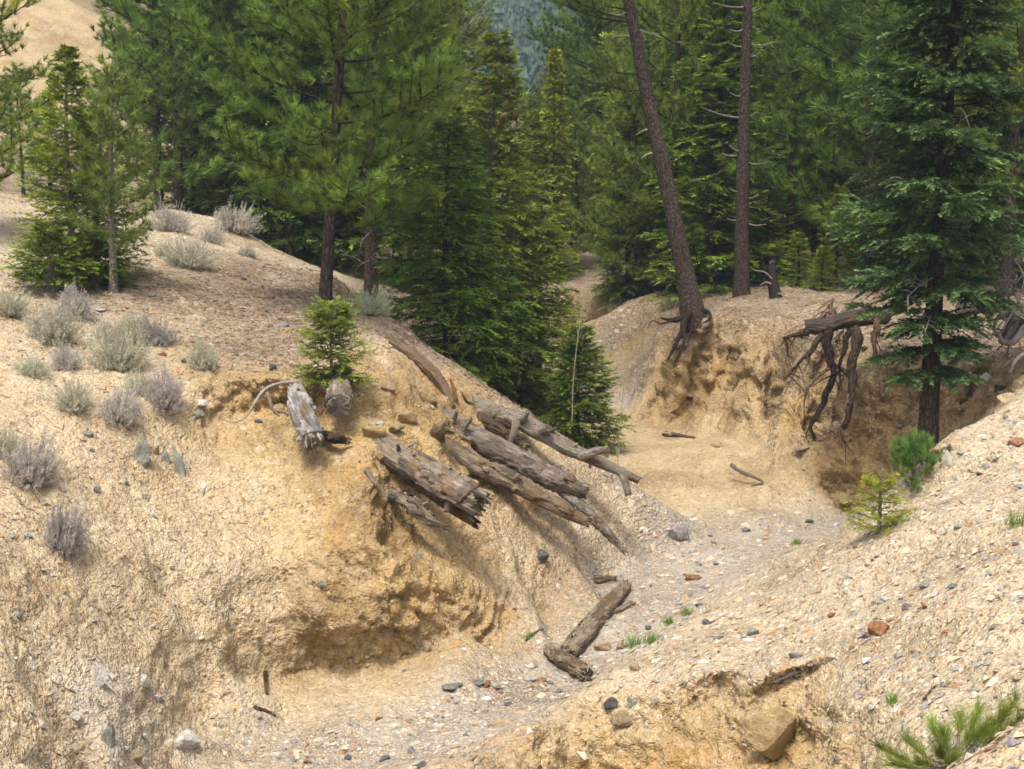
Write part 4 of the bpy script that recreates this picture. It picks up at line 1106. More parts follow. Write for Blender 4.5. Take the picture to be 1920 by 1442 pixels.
for a in [
 (-88, 19.5, 'pineB', "pine reaching in from the left edge with pale green boughs", 6.0, (1.4, 1.3, 1.1)),
 (45, 27.5, 'pineC', "small blue-green pine behind the mound at the far left", 2.9, (0.95, 1.1, 1.1), 1.35),
 (95, 29, 'firC', "low dark fir at the foot of the scree hill, far left", 2.4, DK, 1.3),
 (335, 27.6, 'pineB', "leafy mid green pine beside the scree hill at left", 8.0, (0.9, 1.05, 0.95)),
 (300, 29.5, 'pineC', "leaning dark trunked pine behind the mound, right of the scree hill", 9.5, (0.85, 1.0, 0.9)),
 (365, 31, 'firA', "tall green fir filling the gap right of the scree hill", 9.5, (0.9, 1.0, 0.85)),
 (415, 29.2, 'pineA', "pine with dark lower trunk showing above the pair of grey sagebrushes", 9.5, (0.75, 0.9, 0.75)),
 (470, 30.5, 'firB', "shadowy dark fir left of the bushy bright pine", 8.5, DK, 1.15),
 (345, 33, 'pineB', "hazy green pine deep behind the mound on the left", 9, G1),
 (540, 28, 'firA', "very dark fir just behind the bushy bright pine's left boughs", 9.5, (0.55, 0.72, 0.55)),
 (575, 29, 'pineC', "thin trunked pine seen between the mound and the bushy bright pine", 9.5, DK),
 (541, 27.3, 'pineC', "thin double trunked pine low behind the mound's right end", 9, DK),
 (640, 30.5, 'pineA', "pine straight behind the bushy bright pine", 9.5, G1),
 (694, 22.6, 'pineA', "dark brown pine trunk with dead lower twigs right behind the bushy bright pine", 9, (0.85, 0.95, 0.8)),
 (745, 28.5, 'firA', "green fir behind the white aspen trunk", 9, (0.9, 1.0, 0.8)),
 (785, 27.5, 'pineA', "light green pine between the aspen and the coned fir", 8.0, (1.15, 1.15, 0.9), 0.55),
 (862, 25, 'firB', "mid green fir close behind the dense dark fir", 4.0, (0.85, 0.95, 0.75)),
 (958, 27, 'firB', "green fir half hidden behind the coned fir", 3.9, (1.05, 1.1, 0.85)),
 (1036, 33, 'firB', "thin yellowish fir spire standing against the blue mountainside", 5.3, YG, 0.75),
 (1000, 33, 'firA', "loose yellow-green fir right of the coned fir", 3.9, (1.2, 1.1, 0.75)),
 (1080, 34, 'pineB', "pine in the middle distance left of the leaning pine's crown", 4.1, (1.0, 1.05, 0.85)),
 (1190, 29.5, 'pineB', "broad light green pine just left of the leaning trunk", 5.2, (1.15, 1.15, 0.95)),
 (1178, 30.0, 'firA', "broad fir spreading low over the far bank left of the leaning trunk", 4.6, (0.9, 1.05, 0.85)),
 (1190, 31, 'firA', "tall fir behind the leaning trunk", 8.5, (0.95, 1.0, 0.8), 0.6),
 (1262, 28, 'pineA', "bushy pine between the leaning and the straight trunk, nearer one", 9.5, (1.05, 1.1, 0.9), 0.7),
 (1305, 30.5, 'firA', "fir filling the space between the leaning and the straight trunk", 8.8, (1.0, 1.1, 0.85)),
 (1345, 27.4, 'firB', "grey-green fir close to the left of the straight trunk", 6.5, (1.05, 1.15, 1.0), 1.2),
 (1420, 32, 'pineB', "deep green pine right behind the straight trunk", 9.2, (0.85, 1, 0.85)),
 (1482, 28.3, 'pineC', "slim dark trunked pine with tufted crown right of the straight trunk", 8.8, (1.0, 1.1, 0.9), 1.15),
 (1528, 31, 'pineC', "very thin pine stem between the slim pine and the layered pine", 6.5, (1.05, 1.05, 0.8), 0.8),
 (1440, 27.8, 'firC', "small bright fir low behind the burnt snag", 2.6, (1.0, 1.15, 0.8), 1.2),
 (1572, 26.4, 'firC', "small yellow-green fir with a pointed top left of the large blue-green fir", 1.95, (1.5, 1.3, 0.65), 1.1),
 (1500, 25.8, 'firC', "knee high light green fir near the burnt snag", 1.1, (1.3, 1.3, 0.9), 1.6),
 (1545, 25.2, 'firC', "low light fir at the edge of the right bank's flat top", 0.9, (1.25, 1.25, 0.9), 1.8),
 (1632, 26, 'pineB', "layered dark pine with flat boughs left of the large blue-green fir", 9.5, (0.75, 0.9, 0.65)),
 (1600, 30.5, 'firA', "fir behind the layered dark pine", 7.5, (0.9, 1.0, 0.8)),
 (1700, 28.6, 'pineA', "pine hidden behind the large blue-green fir, left side", 8, (0.9, 1, 0.75)),
 (1772, 31, 'firA', "fir showing through the large blue-green fir's boughs", 6.5, (1, 1.1, 0.8)),
 (1828, 26.5, 'firB', "dark fir right behind the large blue-green fir", 7, (0.85, 1.0, 0.75)),
 (1893, 23.8, 'pineA', "yellowish green pine with a dark trunk at the right edge", 7.5, (1.15, 1.1, 0.75)),
 (1950, 26, 'firA', "green fir entering from the right edge", 8.5, (0.9, 1, 0.85)),
 (1860, 30, 'pineB', "pine in the background of the right edge", 7.5, G1),
]:
    a = list(a)
    wide = a.pop() if isinstance(a[-1], float) else 1.0
    t_ = forest(a[0], a[1], a[2], a[3], a[4], a[5], None, None, wide)
    if a[0] == 694:
        DARKPINE = t_.name
        t_.rotation_euler = (0, 0, 0)
        t_.scale = (0.75, 0.75, 1)
k = 0
for D, off, hl in ((37, 0, 8.5), (42, 33, 9.5), (50, 10, 10.5)):
    for px in range(200 + off, 1980, 72):
        if px < 340 + (D - 36) * 14:
            continue
        g = 840 < px < 1130
        g2 = 1500 < px < 1580
        H = hl * (0.85 + 0.3 * rng.random())
        lim = 205 if g else (60 if g2 else None)
        if lim is not None:
            H = min(H, (397 - lim) / 2637 * D + 0.9 + 0.5 * rng.random())
        kd = ('pineA', 'firA', 'pineB', 'firB', 'pineC')[k % 5]
        k += 1
        cvar = 0.8 + 0.4 * rng.random()
        if 300 < px < 760 and D < 41:
            cvar *= 0.75
        zone = [z for lim_, z in ((420, "above the mound at left"), (600, "left of the bushy pine"), (760, "behind the bushy pine"), (900, "behind the white aspen"), (1130, "below the blue mountainside"),
                                  (1330, "behind the leaning trunk"), (1460, "behind the straight trunk"), (1620, "behind the slim pine"), (1800, "behind the large blue-green fir"), (9999, "at the right edge")) if px < lim_][0]
        row = {37: "near", 42: "middle", 50: "farthest"}[D]
        forest(px + rng.normal() * 12, D + rng.normal() * 1.2, kd, f"{'pine' if kd[0] == 'p' else 'fir'} of the forest's {row} row, crown showing {zone}", H,
               (cvar * (0.85 + 0.3 * rng.random()), cvar, cvar * (0.8 + 0.3 * rng.random())), "conifers deep in the forest", None, 1.15, name="forest_conifer")

# --- white aspen trunk
loc = base_at(768, 29.2)
m = MB()
p = spline([(0, 0, -.3), (0.03, 0, 1.5), (-0.02, 0, 3.0), (0.06, 0, 4.6), (0.1, 0, 6.5), (0.2, 0, 8.5)], 30)
tube(m, p, np.linspace(0.062, 0.02, 30), 9, 0, (0.50, 0.48, 0.43), rough=0.08)
asp = thing("aspen_tree", loc, "bare white aspen trunk seen through the boughs right of the bushy pine", "aspen tree")
m.build("trunk", M_TWIG, asp, True)
for k in range(26):
    m = MB()
    i = 13 + int(rg.random() * 15)
    a = rg.random() * 6.28
    o = np.array([math.cos(a), math.sin(a), 0.35 + 0.2 * rg.random()])
    L = 0.9 + 0.7 * rg.random()
    q = spline([p[i], p[i] + o * L * .5 + rg.normal(size=3) * .06, p[i] + o * L + rg.normal(size=3) * .1 + ZUP * .1], 8)
    tube(m, q, np.linspace(0.014, 0.004, 8), 5, 0, (0.50, 0.45, 0.36))
    for z in range(6):
        d_ = nrm(o + rg.normal(size=3) * 0.7)
        tube(m, np.stack([q[3 + z % 5], q[3 + z % 5] + d_ * 0.15, q[3 + z % 5] + d_ * 0.32 + ZUP * 0.03]), [.006, .005, .003], 4, 0, (0.50, 0.43, 0.33), cap=False)
    m.build("branch", M_TWIG, asp, True)

# --- far forest on the mountainside, one mass
def far_forest():
    rg = np.random.default_rng(77)
    m = MB()
    M_FAR = mat_leaf("far_needles", (0.045, 0.08, 0.040), 0.3, 0.1)
    n = 3800
    y = 160 + 230 * rg.random(n) ** 1.1
    x = (rg.random(n) * 0.62 - 0.22) * y
    z = mountain(x, y)
    for i in range(n):
        H = 4.0 + 5.5 * rg.random()
        dead = rg.random() < 0.10
        c = np.array((0.9, 0.9, 0.9)) * (0.55 + 0.9 * rg.random())
        if dead:
            c = np.array((4.2, 2.6, 4.2)) * 0.8
        b = np.array([x[i], y[i], z[i] - 0.3])
        tube(m, np.stack([b, b + ZUP * H * 0.95]), [0.14, 0.03], 4, 0, np.array((2.2, 1.1, 1.6)) if not dead else c, cap=False)
        rw = H * (0.13 + 0.06 * rg.random()) * (0.35 if dead else 1)
        for t_ in range(7):
            f0 = 0.12 + 0.80 * t_ / 7
            k = 7
            a = np.arange(k) * 2 * np.pi / k + rg.random() * 6
            rr = rw * (1 - f0) ** 0.8 * (0.6 + 0.8 * rg.random(k)) + 0.1
            lo = b + np.stack([np.cos(a) * rr, np.sin(a) * rr, H * (f0 - 0.02 + 0.05 * rg.random(k))], -1)
            hi_ = b + ZUP * H * (f0 + 0.2)
            v = np.vstack([lo, hi_[None]])
            kk = np.arange(k)
            m.add(v, np.stack([kk, (kk + 1) % k, np.full(k, k)], -1)[rg.random(k) < 0.85], 0, c * (0.8 + 0.4 * rg.random()))
    o = m.build("distant_forest", M_FAR)
    o["kind"] = "stuff"
far_forest()

# --- the air: blue haze over the distance
hb = MB()
x0, x1, y0, y1, z0, z1 = -310, 310, -12, 410, -6, 120
hv = np.array([(x, y, z) for z in (z0, z1) for y in (y0, y1) for x in (x0, x1)], float)
hb.add(hv, np.array([(0, 2, 3, 1), (4, 5, 7, 6), (0, 1, 5, 4), (2, 6, 7, 3), (0, 4, 6, 2), (1, 3, 7, 5)]))
mh = bpy.data.materials.new("haze_air")
mh.use_nodes = True
ht = mh.node_tree
ht.nodes.clear()
ho = ht.nodes.new("ShaderNodeOutputMaterial")
hp = ht.nodes.new("ShaderNodeVolumePrincipled")
hp.inputs["Color"].default_value = (0.62, 0.78, 1.0, 1)
hp.inputs["Density"].default_value = 0.0011
hp.inputs["Anisotropy"].default_value = 0.2
ht.links.new(hp.outputs[0], ho.inputs["Volume"])
haze = hb.build("haze", mh)
haze["kind"] = "stuff"
# ------------------------------------------------------------------ dead wood
def mat_wood(name):
    m, t, out = newmat(name)
    al, ar = attr(t, "along", 2), attr(t, "around", 2)
    cmb = nd(t, "ShaderNodeCombineXYZ")
    t.links.new(mth(t, 'MULTIPLY', al, 1.6), cmb.inputs[0])
    t.links.new(mth(t, 'MULTIPLY', mth(t, 'COSINE', ar), 1.1), cmb.inputs[1])
    t.links.new(mth(t, 'MULTIPLY', mth(t, 'SINE', ar), 1.1), cmb.inputs[2])
    g1 = noise(t, cmb.outputs[0], 5.5, 8, 0.72)
    cm2 = nd(t, "ShaderNodeVectorMath", operation='MULTIPLY')
    t.links.new(cmb.outputs[0], cm2.inputs[0])
    cm2.inputs[1].default_value = (0.5, 4.6, 4.6)
    g2 = noise(t, cm2.outputs[0], 5, 6, 0.75)
    pos = nd(t, "ShaderNodeTexCoord").outputs["Object"]
    c = ramp(t, g2, [(0.32, GRAY(0.16)), (0.42, GRAY(0.8)), (0.54, GRAY(1.35)), (0.70, GRAY(2.0))])
    c = mix(t, attr(t, "tint"), c, 1.0, 'MULTIPLY')
    c = mix(t, c, (0.29, 0.18, 0.085), ramp(t, noise(t, pos, 3.4, 4, 0.6), [(0.50, GRAY(0)), (0.64, GRAY(0.7))]))
    c = mix(t, c, (0.05, 0.038, 0.03), ramp(t, g1, [(0.34, GRAY(0.95)), (0.44, GRAY(0))]))
    surface(t, out, c, 0.85, mth(t, 'ADD', g2, mth(t, 'MULTIPLY', g1, 0.7)), 1.0, 0.06, 0.15)
    return m
M_WOOD = mat_wood("weathered_wood")
M_ROTBARK = mat_bark("rotten_bark", (0.07, 0.052, 0.042), (0.22, 0.17, 0.13), (0.50, 0.45, 0.40), 24, 0.6, 0.6)

def wood_tube(path, rad, sides=26, n=60, rough=0.12, seed=0, tint=(0.36, 0.29, 0.215), jag=0.05, bark=None, sw=0.0):
    """Weathered log: grain attributes run along and around it; broken ends. bark=(a0,a1) keeps flaking bark over that angle."""
    m = MB()
    p = spline(path, n)
    r = np.interp(np.linspace(0, 1, n), np.linspace(0, 1, len(rad)), rad)
    sides = int(sides * 2)
    n = int(n * 1.5)
    p = spline(path, n)
    r = np.interp(np.linspace(0, 1, n), np.linspace(0, 1, len(rad)), rad)
    tube(m, p, r, sides, 0, tint, rough=rough, freq=2.2, stretch=0.18, seed=seed, jag=jag, groove=.22)
    me = m.mesh("log", [M_WOOD], True)
    nv = len(me.vertices)
    al, ar = np.zeros(nv, np.float32), np.zeros(nv, np.float32)
    s = np.concatenate([[0], np.cumsum(np.linalg.norm(np.diff(p, axis=0), axis=1))])
    k = n * sides
    al[:k] = np.repeat(s, sides) + seed * 3.7
    ar[:k] = np.tile(np.linspace(0, 2 * np.pi, sides, endpoint=False), n) + np.repeat(s, sides) * sw
    ar[k:] = np.linspace(0, 40, nv - k)
    al[k:] = np.linspace(0, 4, nv - k)
    for nm, arr in (("along", al), ("around", ar)):
        a = me.attributes.new(nm, 'FLOAT', 'POINT')
        a.data.foreach_set("value", arr)
    return me, p, r

def shell(p, r, seed, cover, s_rng=(0, 1), thick=0.14, tint=(1, 1, 1)):
    """Remains of bark: a rough shell round a log that dips below the wood where the bark has fallen off."""
    m = MB()
    n, k = 150, 44
    s = np.linspace(s_rng[0], s_rng[1], n)
    x = np.linspace(0, 1, len(p))
    q = np.stack([np.interp(s, x, p[:, j]) for j in range(3)], -1)
    rr = np.interp(s, x, r)
    L = np.linalg.norm(np.diff(q, axis=0), axis=1).sum()
    t = nrm(np.gradient(q, axis=0))
    u = nrm(np.cross(t, ZUP))
    up = np.cross(u, t)
    a = np.linspace(0, 2 * np.pi, k, endpoint=False)
    A_, S_ = np.meshgrid(a, s * L / max(s_rng[1] - s_rng[0], .05))
    pt = np.stack([np.cos(A_) * 1.2, np.sin(A_) * 1.2, S_ * 3.0 / max(r.max() / .13, .4)], -1).reshape(-1, 3)
    low = vnoise(pt * 1.1, seed).reshape(n, k)
    hi_ = (0.5 * vnoise(pt * np.array([4.5, 4.5, 2.4]), seed + 1) + 0.5 * (1 - 2 * np.abs(vnoise(pt * np.array([7, 7, 3.0]), seed + 2)))).reshape(n, k)
    ends = np.clip(np.minimum(np.linspace(0, 1, n), 1 - np.linspace(0, 1, n))[:, None] / .12, 0, 1)
    have = np.clip((low + 0.35 * np.sin(A_) + cover - 0.35 + .3 * hi_ - 1.3 * (1 - ends)) * 5, 0, 1)
    rad = rr[:, None] * (0.82 + have * (0.20 + thick * (0.6 + 1.1 * hi_)))
    v = q[:, None] + rad[..., None] * (np.cos(A_)[..., None] * u[:, None] + np.sin(A_)[..., None] * up[:, None])
    ii, jj = np.meshgrid(np.arange(n - 1), np.arange(k), indexing='ij')
    j2 = (jj + 1) % k
    f = np.stack([ii * k + jj, ii * k + j2, (ii + 1) * k + j2, (ii + 1) * k + jj], -1).reshape(-1, 4)
    keep = (have[:-1] + have[1:]).ravel() > 0.02
    c = np.array(tint) * np.where(low.reshape(-1, 1) > .1, .55, 1.0) * (0.5 + 0.8 * np.clip(hi_.reshape(-1, 1) + .3, 0, 1.2))
    m.add(v.reshape(-1, 3), f[keep], 0, c)
    me = m.mesh("bark", [M_WOOD], True)
    for nm, arr in (("along", S_ + seed * 1.3), ("around", A_ * 1.0)):
        at = me.attributes.new(nm, 'FLOAT', 'POINT')
        at.data.foreach_set("value", arr.astype(np.float32).ravel())
    return me

rgw = np.random.default_rng(300)
def splinters(t, p, r, seed, both=False):
    """Torn fibres standing out of a broken log end."""
    rg = np.random.default_rng(seed + 70)
    for e in ((0, -1) if both else (-1,)):
        ax = nrm((p[e] - p[-4 if e == -1 else 3])[None])[0]
        u, v = perp(ax[None])
        m = MB()
        for k in range(26):
            an, q = rg.random() * 6.28, rg.random() ** .5
            o = p[e] + (u[0] * math.cos(an) + v[0] * math.sin(an)) * r[e] * q * .97
            L = r[e] * (0.25 + 0.9 * rg.random() ** 2)
            w_ = r[e] * (.06 + .13 * rg.random())
            pts = np.stack([o - ax * L * 1.2, o, o + ax * L * .5 + rg.normal(size=3) * .012, o + ax * L + rg.normal(size=3) * .02])
            tube(m, pts, np.array([1, 1, .7, .15]) * w_, 5, 0, np.array((.30, .245, .185)) * (.15 + 1.1 * rg.random()), cap=False)
        m.build("splinter", M_TWIG, t)

def log_thing(name, pts, rad, label, seed, stubs=(), fl=0, fl_s=(0, 1), tint=(0.36, 0.29, 0.215), rough=0.12, jag=0.05, sw=0.0, sides=26, cat="log", fsize=0.09, fang=(0.2, 2.6)):
    rad = [q * .88 for q in rad]
    w_ = np.array([P(*q) for q in pts])
    if cat == "log" and name not in ("splintered_log", "white_stump_log", "buried_log"):
        w_ = np.vstack([w_[0] + (w_[0] - w_[1]) * .35 + np.array([0, .75, -.12]), w_])
        rad = [rad[0]] + list(rad)
    o = Vector(w_.mean(0))
    me, p, r = wood_tube(w_ - np.array(o), rad, sides, 64, rough, seed, tint, jag, sw=sw)
    t = thing(name, o, label, cat)
    me.name = "log_body"
    link("log_body", me, t)
    for st, rr in stubs:
        q = np.array([P(*z) for z in st]) - np.array(o)
        m2, _, _ = wood_tube(q, rr, 12, 16, 0.14, seed + 9, tint, rr[-1] * 0.6)
        m2.name = "branch_stub"
        link("branch_stub", m2, t)
    if cat == "log" and name not in ("buried_log", "twisted_log"):
        splinters(t, p, r, seed)
    if cat == "log" and len(pts) > 3:
        rk = np.random.default_rng(seed + 40)
        tt = nrm(np.gradient(p, axis=0))
        for k in range(10):
            i_ = 22 + int(rk.random() * 66)
            uu, vv_ = perp(tt[i_][None])
            an = rk.random() * 6.28
            o_ = uu[0] * math.cos(an) + vv_[0] * math.sin(an)
            m2 = MB()
            L_ = r[i_] * (.25 + .5 * rk.random() ** 2)
            tube(m2, np.stack([p[i_] + o_ * r[i_] * .7, p[i_] + o_ * r[i_] * 1.02, p[i_] + o_ * (r[i_] + L_) + tt[i_] * L_ * .4]), np.array([.34, .26, .15]) * r[i_] * (.5 + .7 * rk.random()), 8, 0, np.array(tint) * (.25 + .4 * rk.random()), rough=.3, seed=k)
            m2.build("knot", M_TWIG, t, True)
    if fl:
        link("bark", shell(p, r, seed * 3, min(.75, fl / 80), fl_s, .16, np.array(tint) * np.array((.95, .95, 1.0))), t)
    return t
log_thing("broken_log", [(690, 812, 14.3), (735, 848, 13.75), (800, 890, 13.35), (850, 917, 13.1), (893, 942, 12.95)], [.125, .15, .165, .165, .15], "thick pale log with a splintered end, lowest of the logs jutting from the bank", 1, fl=34, fl_s=(.45, 1), jag=0.09, rough=0.15, fsize=0.10)
log_thing("split_log", [(705, 850, 13.9), (775, 900, 13.55), (840, 945, 13.3), (888, 978, 13.1)], [.07, .075, .075, .05], "thin dark split log lying right beneath the thick pale log", 2, jag=0.09, tint=(0.25, 0.165, 0.095), rough=0.18, fl=12, fl_s=(.6, 1))
log_thing("long_log", [(750, 775, 15.3), (800, 825, 14.75), (880, 868, 14.6), (960, 905, 14.5), (1040, 948, 14.4), (1100, 978, 14.35)], [.15, .14, .13, .115, .095, .06], "long sandy log running low along the spur between two other logs", 3, tint=(0.33, 0.255, 0.17), stubs=[([(818, 830, 14.6), (822, 810, 14.4), (838, 798, 14.25)], [.10, .085, .06]), ([(965, 900, 14.45), (975, 893, 14.35)], [.05, .03])], fl=28, fl_s=(.25, 1))
log_thing("flaky_log", [(785, 745, 15.7), (830, 783, 15.3), (880, 815, 15.05), (960, 858, 14.85), (1030, 895, 14.75), (1090, 918, 14.7)], [.09, .12, .13, .13, .125, .10], "grey log with flaking bark and a ragged tip, middle of the jutting logs", 4, tint=(0.34, 0.275, 0.21), fl=62, fl_s=(.02, 1), jag=0.10, stubs=[([(852, 785, 15.0), (856, 772, 14.95)], [.03, .02]), ([(872, 800, 14.9), (884, 784, 14.85)], [.035, .02])], fsize=0.085)
log_thing("twisted_log", [(862, 748, 16.3), (905, 768, 15.95), (960, 785, 15.75), (1010, 808, 15.6), (1060, 838, 15.5), (1105, 858, 15.45), (1150, 878, 15.4), (1197, 900, 15.35)], [.13, .135, .125, .115, .10, .085, .07, .05], "smooth silver-grey twisted log reaching farthest right over the gully", 5, tint=(0.40, 0.345, 0.275), sw=5.0, jag=0.025, rough=0.10,
          stubs=[([(1090, 856, 15.4), (1112, 848, 15.3), (1140, 842, 15.2)], [.062, .05, .036]), ([(1168, 892, 15.35), (1174, 908, 15.3), (1178, 926, 15.25)], [.05, .045, .04]), ([(950, 782, 15.6), (966, 790, 15.45), (964, 808, 15.4), (958, 826, 15.4)], [.055, .05, .045, .04]), ([(980, 788, 15.6), (990, 772, 15.5)], [.045, .03]), ([(1018, 808, 15.5), (1028, 802, 15.4)], [.06, .045])])
log_thing("thin_log", [(905, 788, 15.6), (950, 815, 15.45), (985, 838, 15.4)], [.075, .065, .045], "short dark rotten log tucked between the silver log and the flaky log", 6, tint=(0.16, 0.11, 0.07), jag=.06, fl=10)
log_thing("splintered_log", [(1060, 925, 14.75), (1095, 955, 14.65), (1130, 990, 14.6), (1165, 1028, 14.6)], [.075, .065, .06, .03], "pale splintered log end pointing down to the wash", 7, tint=(0.42, 0.37, 0.29), jag=.09, rough=.25, fl=26)
log_thing("white_stump_log", [(556, 728, 14.1), (563, 760, 13.7), (573, 795, 13.45), (586, 826, 13.35)], [.10, .125, .12, .125], "white and black rotten log hanging from the bank below the bright sapling", 8, tint=(0.58, 0.53, 0.48), jag=.07, rough=.16, fl=40, fl_s=(.2, 1), fang=(-1.2, 3.6), fsize=0.075)
log_thing("buried_log", [(640, 700, 14.9), (637, 740, 14.0), (634, 764, 13.75)], [.14, .15, .14], "sawn-looking grey log end set in the bank right of the white log", 9, tint=(0.38, 0.33, 0.26), jag=.025, rough=.10, fl=24, fl_s=(.55, 1), fang=(-3, 3), fsize=.06)
log_thing("rotten_log", [(600, 815, 13.9), (625, 822, 13.55), (650, 826, 13.6)], [.05, .06, .04], "dark rotten wood chunk under the end of the buried log", 10, tint=(0.07, 0.05, 0.04), jag=.05, rough=.3, fl=20, fang=(-3, 3), fsize=.05)
log_thing("slab_of_wood", [(735, 925, 13.35), (770, 945, 13.1), (800, 972, 13.05), (828, 985, 13.05)], [.05, .085, .075, .02], "weathered grey wood slab with dark cracks lying against the bank below the thick log", 11, tint=(0.36, 0.30, 0.22), jag=.08, rough=.4, fl=10)
log_thing("bent_stick", [(688, 882, 13.3), (700, 900, 13.15), (714, 915, 13.0), (725, 932, 12.9)], [.03, .028, .024, .014], "short pale stick poking from the soil left of the thick log", 12, sides=10, cat="stick")
log_thing("half_buried_log", [(735, 640, 16.3), (775, 665, 16.0), (815, 700, 15.75), (836, 728, 15.6), (850, 760, 15.4)], [.05, .075, .07, .05, .03], "dark root-like wood winding down the spur above the flaky log", 13, tint=(0.27, 0.19, 0.12), rough=.25, sides=14, cat="root")
log_thing("rusty_splinter", [(845, 712, 15.9), (851, 730, 15.6), (856, 748, 15.5)], [.018, .03, .022], "rust red splinter of wood upright at the silver log's buried end", 14, tint=(0.40, 0.14, 0.04), sides=8, cat="splinter")

def ground_log(name, a, b, r0, r1, label, seed, lift=0.6, n=6, **kw):
    pa, pb = hit(*a)[0], hit(*b)[0]
    pts = []
    for i in range(n):
        f = i / (n - 1)
        q = pa.lerp(pb, f)
        g = drop(q.x, q.y)[0]
        pts.append((q.x, q.y, max(q.z, g.z) * 0.5 + q.z * 0.5 + (r0 + (r1 - r0) * f) * lift))
    w_ = np.array(pts)
    o = Vector(w_.mean(0))
    me, p, r = wood_tube(w_ - np.array(o), [r0, (r0 + r1) / 2 * 1.05, r1], kw.pop('sides', 22), 50, kw.pop('rough', .15), seed, kw.pop('tint', (0.42, .335, .235)), kw.pop('jag', .05))
    t = thing(name, o, label, kw.pop('cat', "log"))
    me.name = "log_body"
    link("log_body", me, t)
    splinters(t, p, r, seed, both=True)
    fl = kw.pop('fl', 0)
    if fl:
        link("bark", shell(p, r, seed * 3, .35, (0, 1), (.13), (.36, .285, .20)), t)
    return t
ground_log("fallen_log", (1062, 1240), (1172, 1108), .098, .072, "long brown log lying in the wash, pointing up the gully", 21, fl=40)
ground_log("short_log", (1030, 1232), (1098, 1276), .06, .07, "short brown log lying crosswise at the near end of the long wash log", 22, lift=0.9, fl=14)
ground_log("small_log", (1138, 1158), (1182, 1136), .035, .03, "small stick of wood beside the long wash log's right side", 23, sides=12)
ground_log("wood_chunk", (1118, 1092), (1150, 1088), .05, .03, "broken chunk of wood above the far end of the long wash log", 24, sides=12, rough=.35)
ground_log("stick", (482, 1330), (512, 1341), .018, .014, "dark stick on the sandy foot of the left slope", 25, sides=9, tint=(.13, .085, .055), cat="stick")
ground_log("stick", (497, 1262), (500, 1302), .02, .016, "dark upright stick at the left end of the undercut ledge", 26, sides=9, tint=(.09, .06, .045), cat="stick")
ground_log("stick", (990, 1198), (1016, 1182), .014, .01, "short dark twig on the gully floor left of the long wash log", 27, sides=8, tint=(.14, .10, .07), cat="stick")
ground_log("wood_strip", (1455, 1300), (1490, 1283), .018, .02, "thin purplish flat wood strip on the gravel just above the cut bank", 28, sides=8, tint=(.25, .21, .20), cat="wood strip")
ground_log("fallen_twig", (1735, 1310), (1752, 1290), .010, .007, "small dark twig with dry needles on the gravel above the seedling", 29, sides=7, tint=(.13, .11, .09), cat="twig")
ground_log("dark_branch", (1250, 815), (1300, 822), .035, .02, "dark branch half buried in the slumped soil below the far cliff", 30, sides=10, tint=(.16, .12, .09), cat="branch")

def root_thing(name, pts, r, label, cat, col, seed=0, taper=.35, mat=None, n=26, sides=9, rough=.2):
    w_ = np.array([P(*q) for q in pts])
    o = w_.mean(0)
    m = MB()
    tube(m, spline(w_ - o, n), np.linspace(r, r * taper, n), sides, 0, col, rough=rough, seed=seed)
    ob = m.build(name, mat or M_TWIG, None, True)
    ob.location = Vector(o)
    return tag(ob, label, cat)
root_thing("hanging_root", [(560, 715, 14.1), (520, 720, 13.85), (495, 732, 13.75), (478, 755, 13.65), (462, 780, 13.6), (440, 792, 13.55), (415, 786, 13.5)], .018, "long grey root curving out of the bank edge left of the white log", "root", (.30, .26, .22))
root_thing("hanging_root", [(492, 728, 13.95), (503, 742, 13.7), (510, 765, 13.6), (524, 780, 13.55)], .028, "short dark root just left of the white log", "root", (.17, .12, .085))
root_thing("curved_root", [(1372, 872, 18.1), (1390, 885, 17.9), (1415, 895, 17.8), (1430, 905, 17.75), (1408, 911, 17.75)], .03, "dark hooked root lying on the pale sediment fan", "root", (.13, .10, .08))
root_thing("thin_twig", [(1540, 775, 18.0), (1565, 760, 17.9), (1592, 748, 17.7)], .01, "thin straight twig sticking sideways from the cliff between the hanging roots", "twig", (.24, .18, .12))
root_thing("fallen_log", [(1800, 578, 19.0), (1850, 574, 19.2), (1900, 572, 19.4), (1960, 574, 19.6)], .10, "grey fallen trunk lying on the flat bank behind the large blue-green fir", "log", (.15, .125, .105), taper=.8, n=30, sides=14)

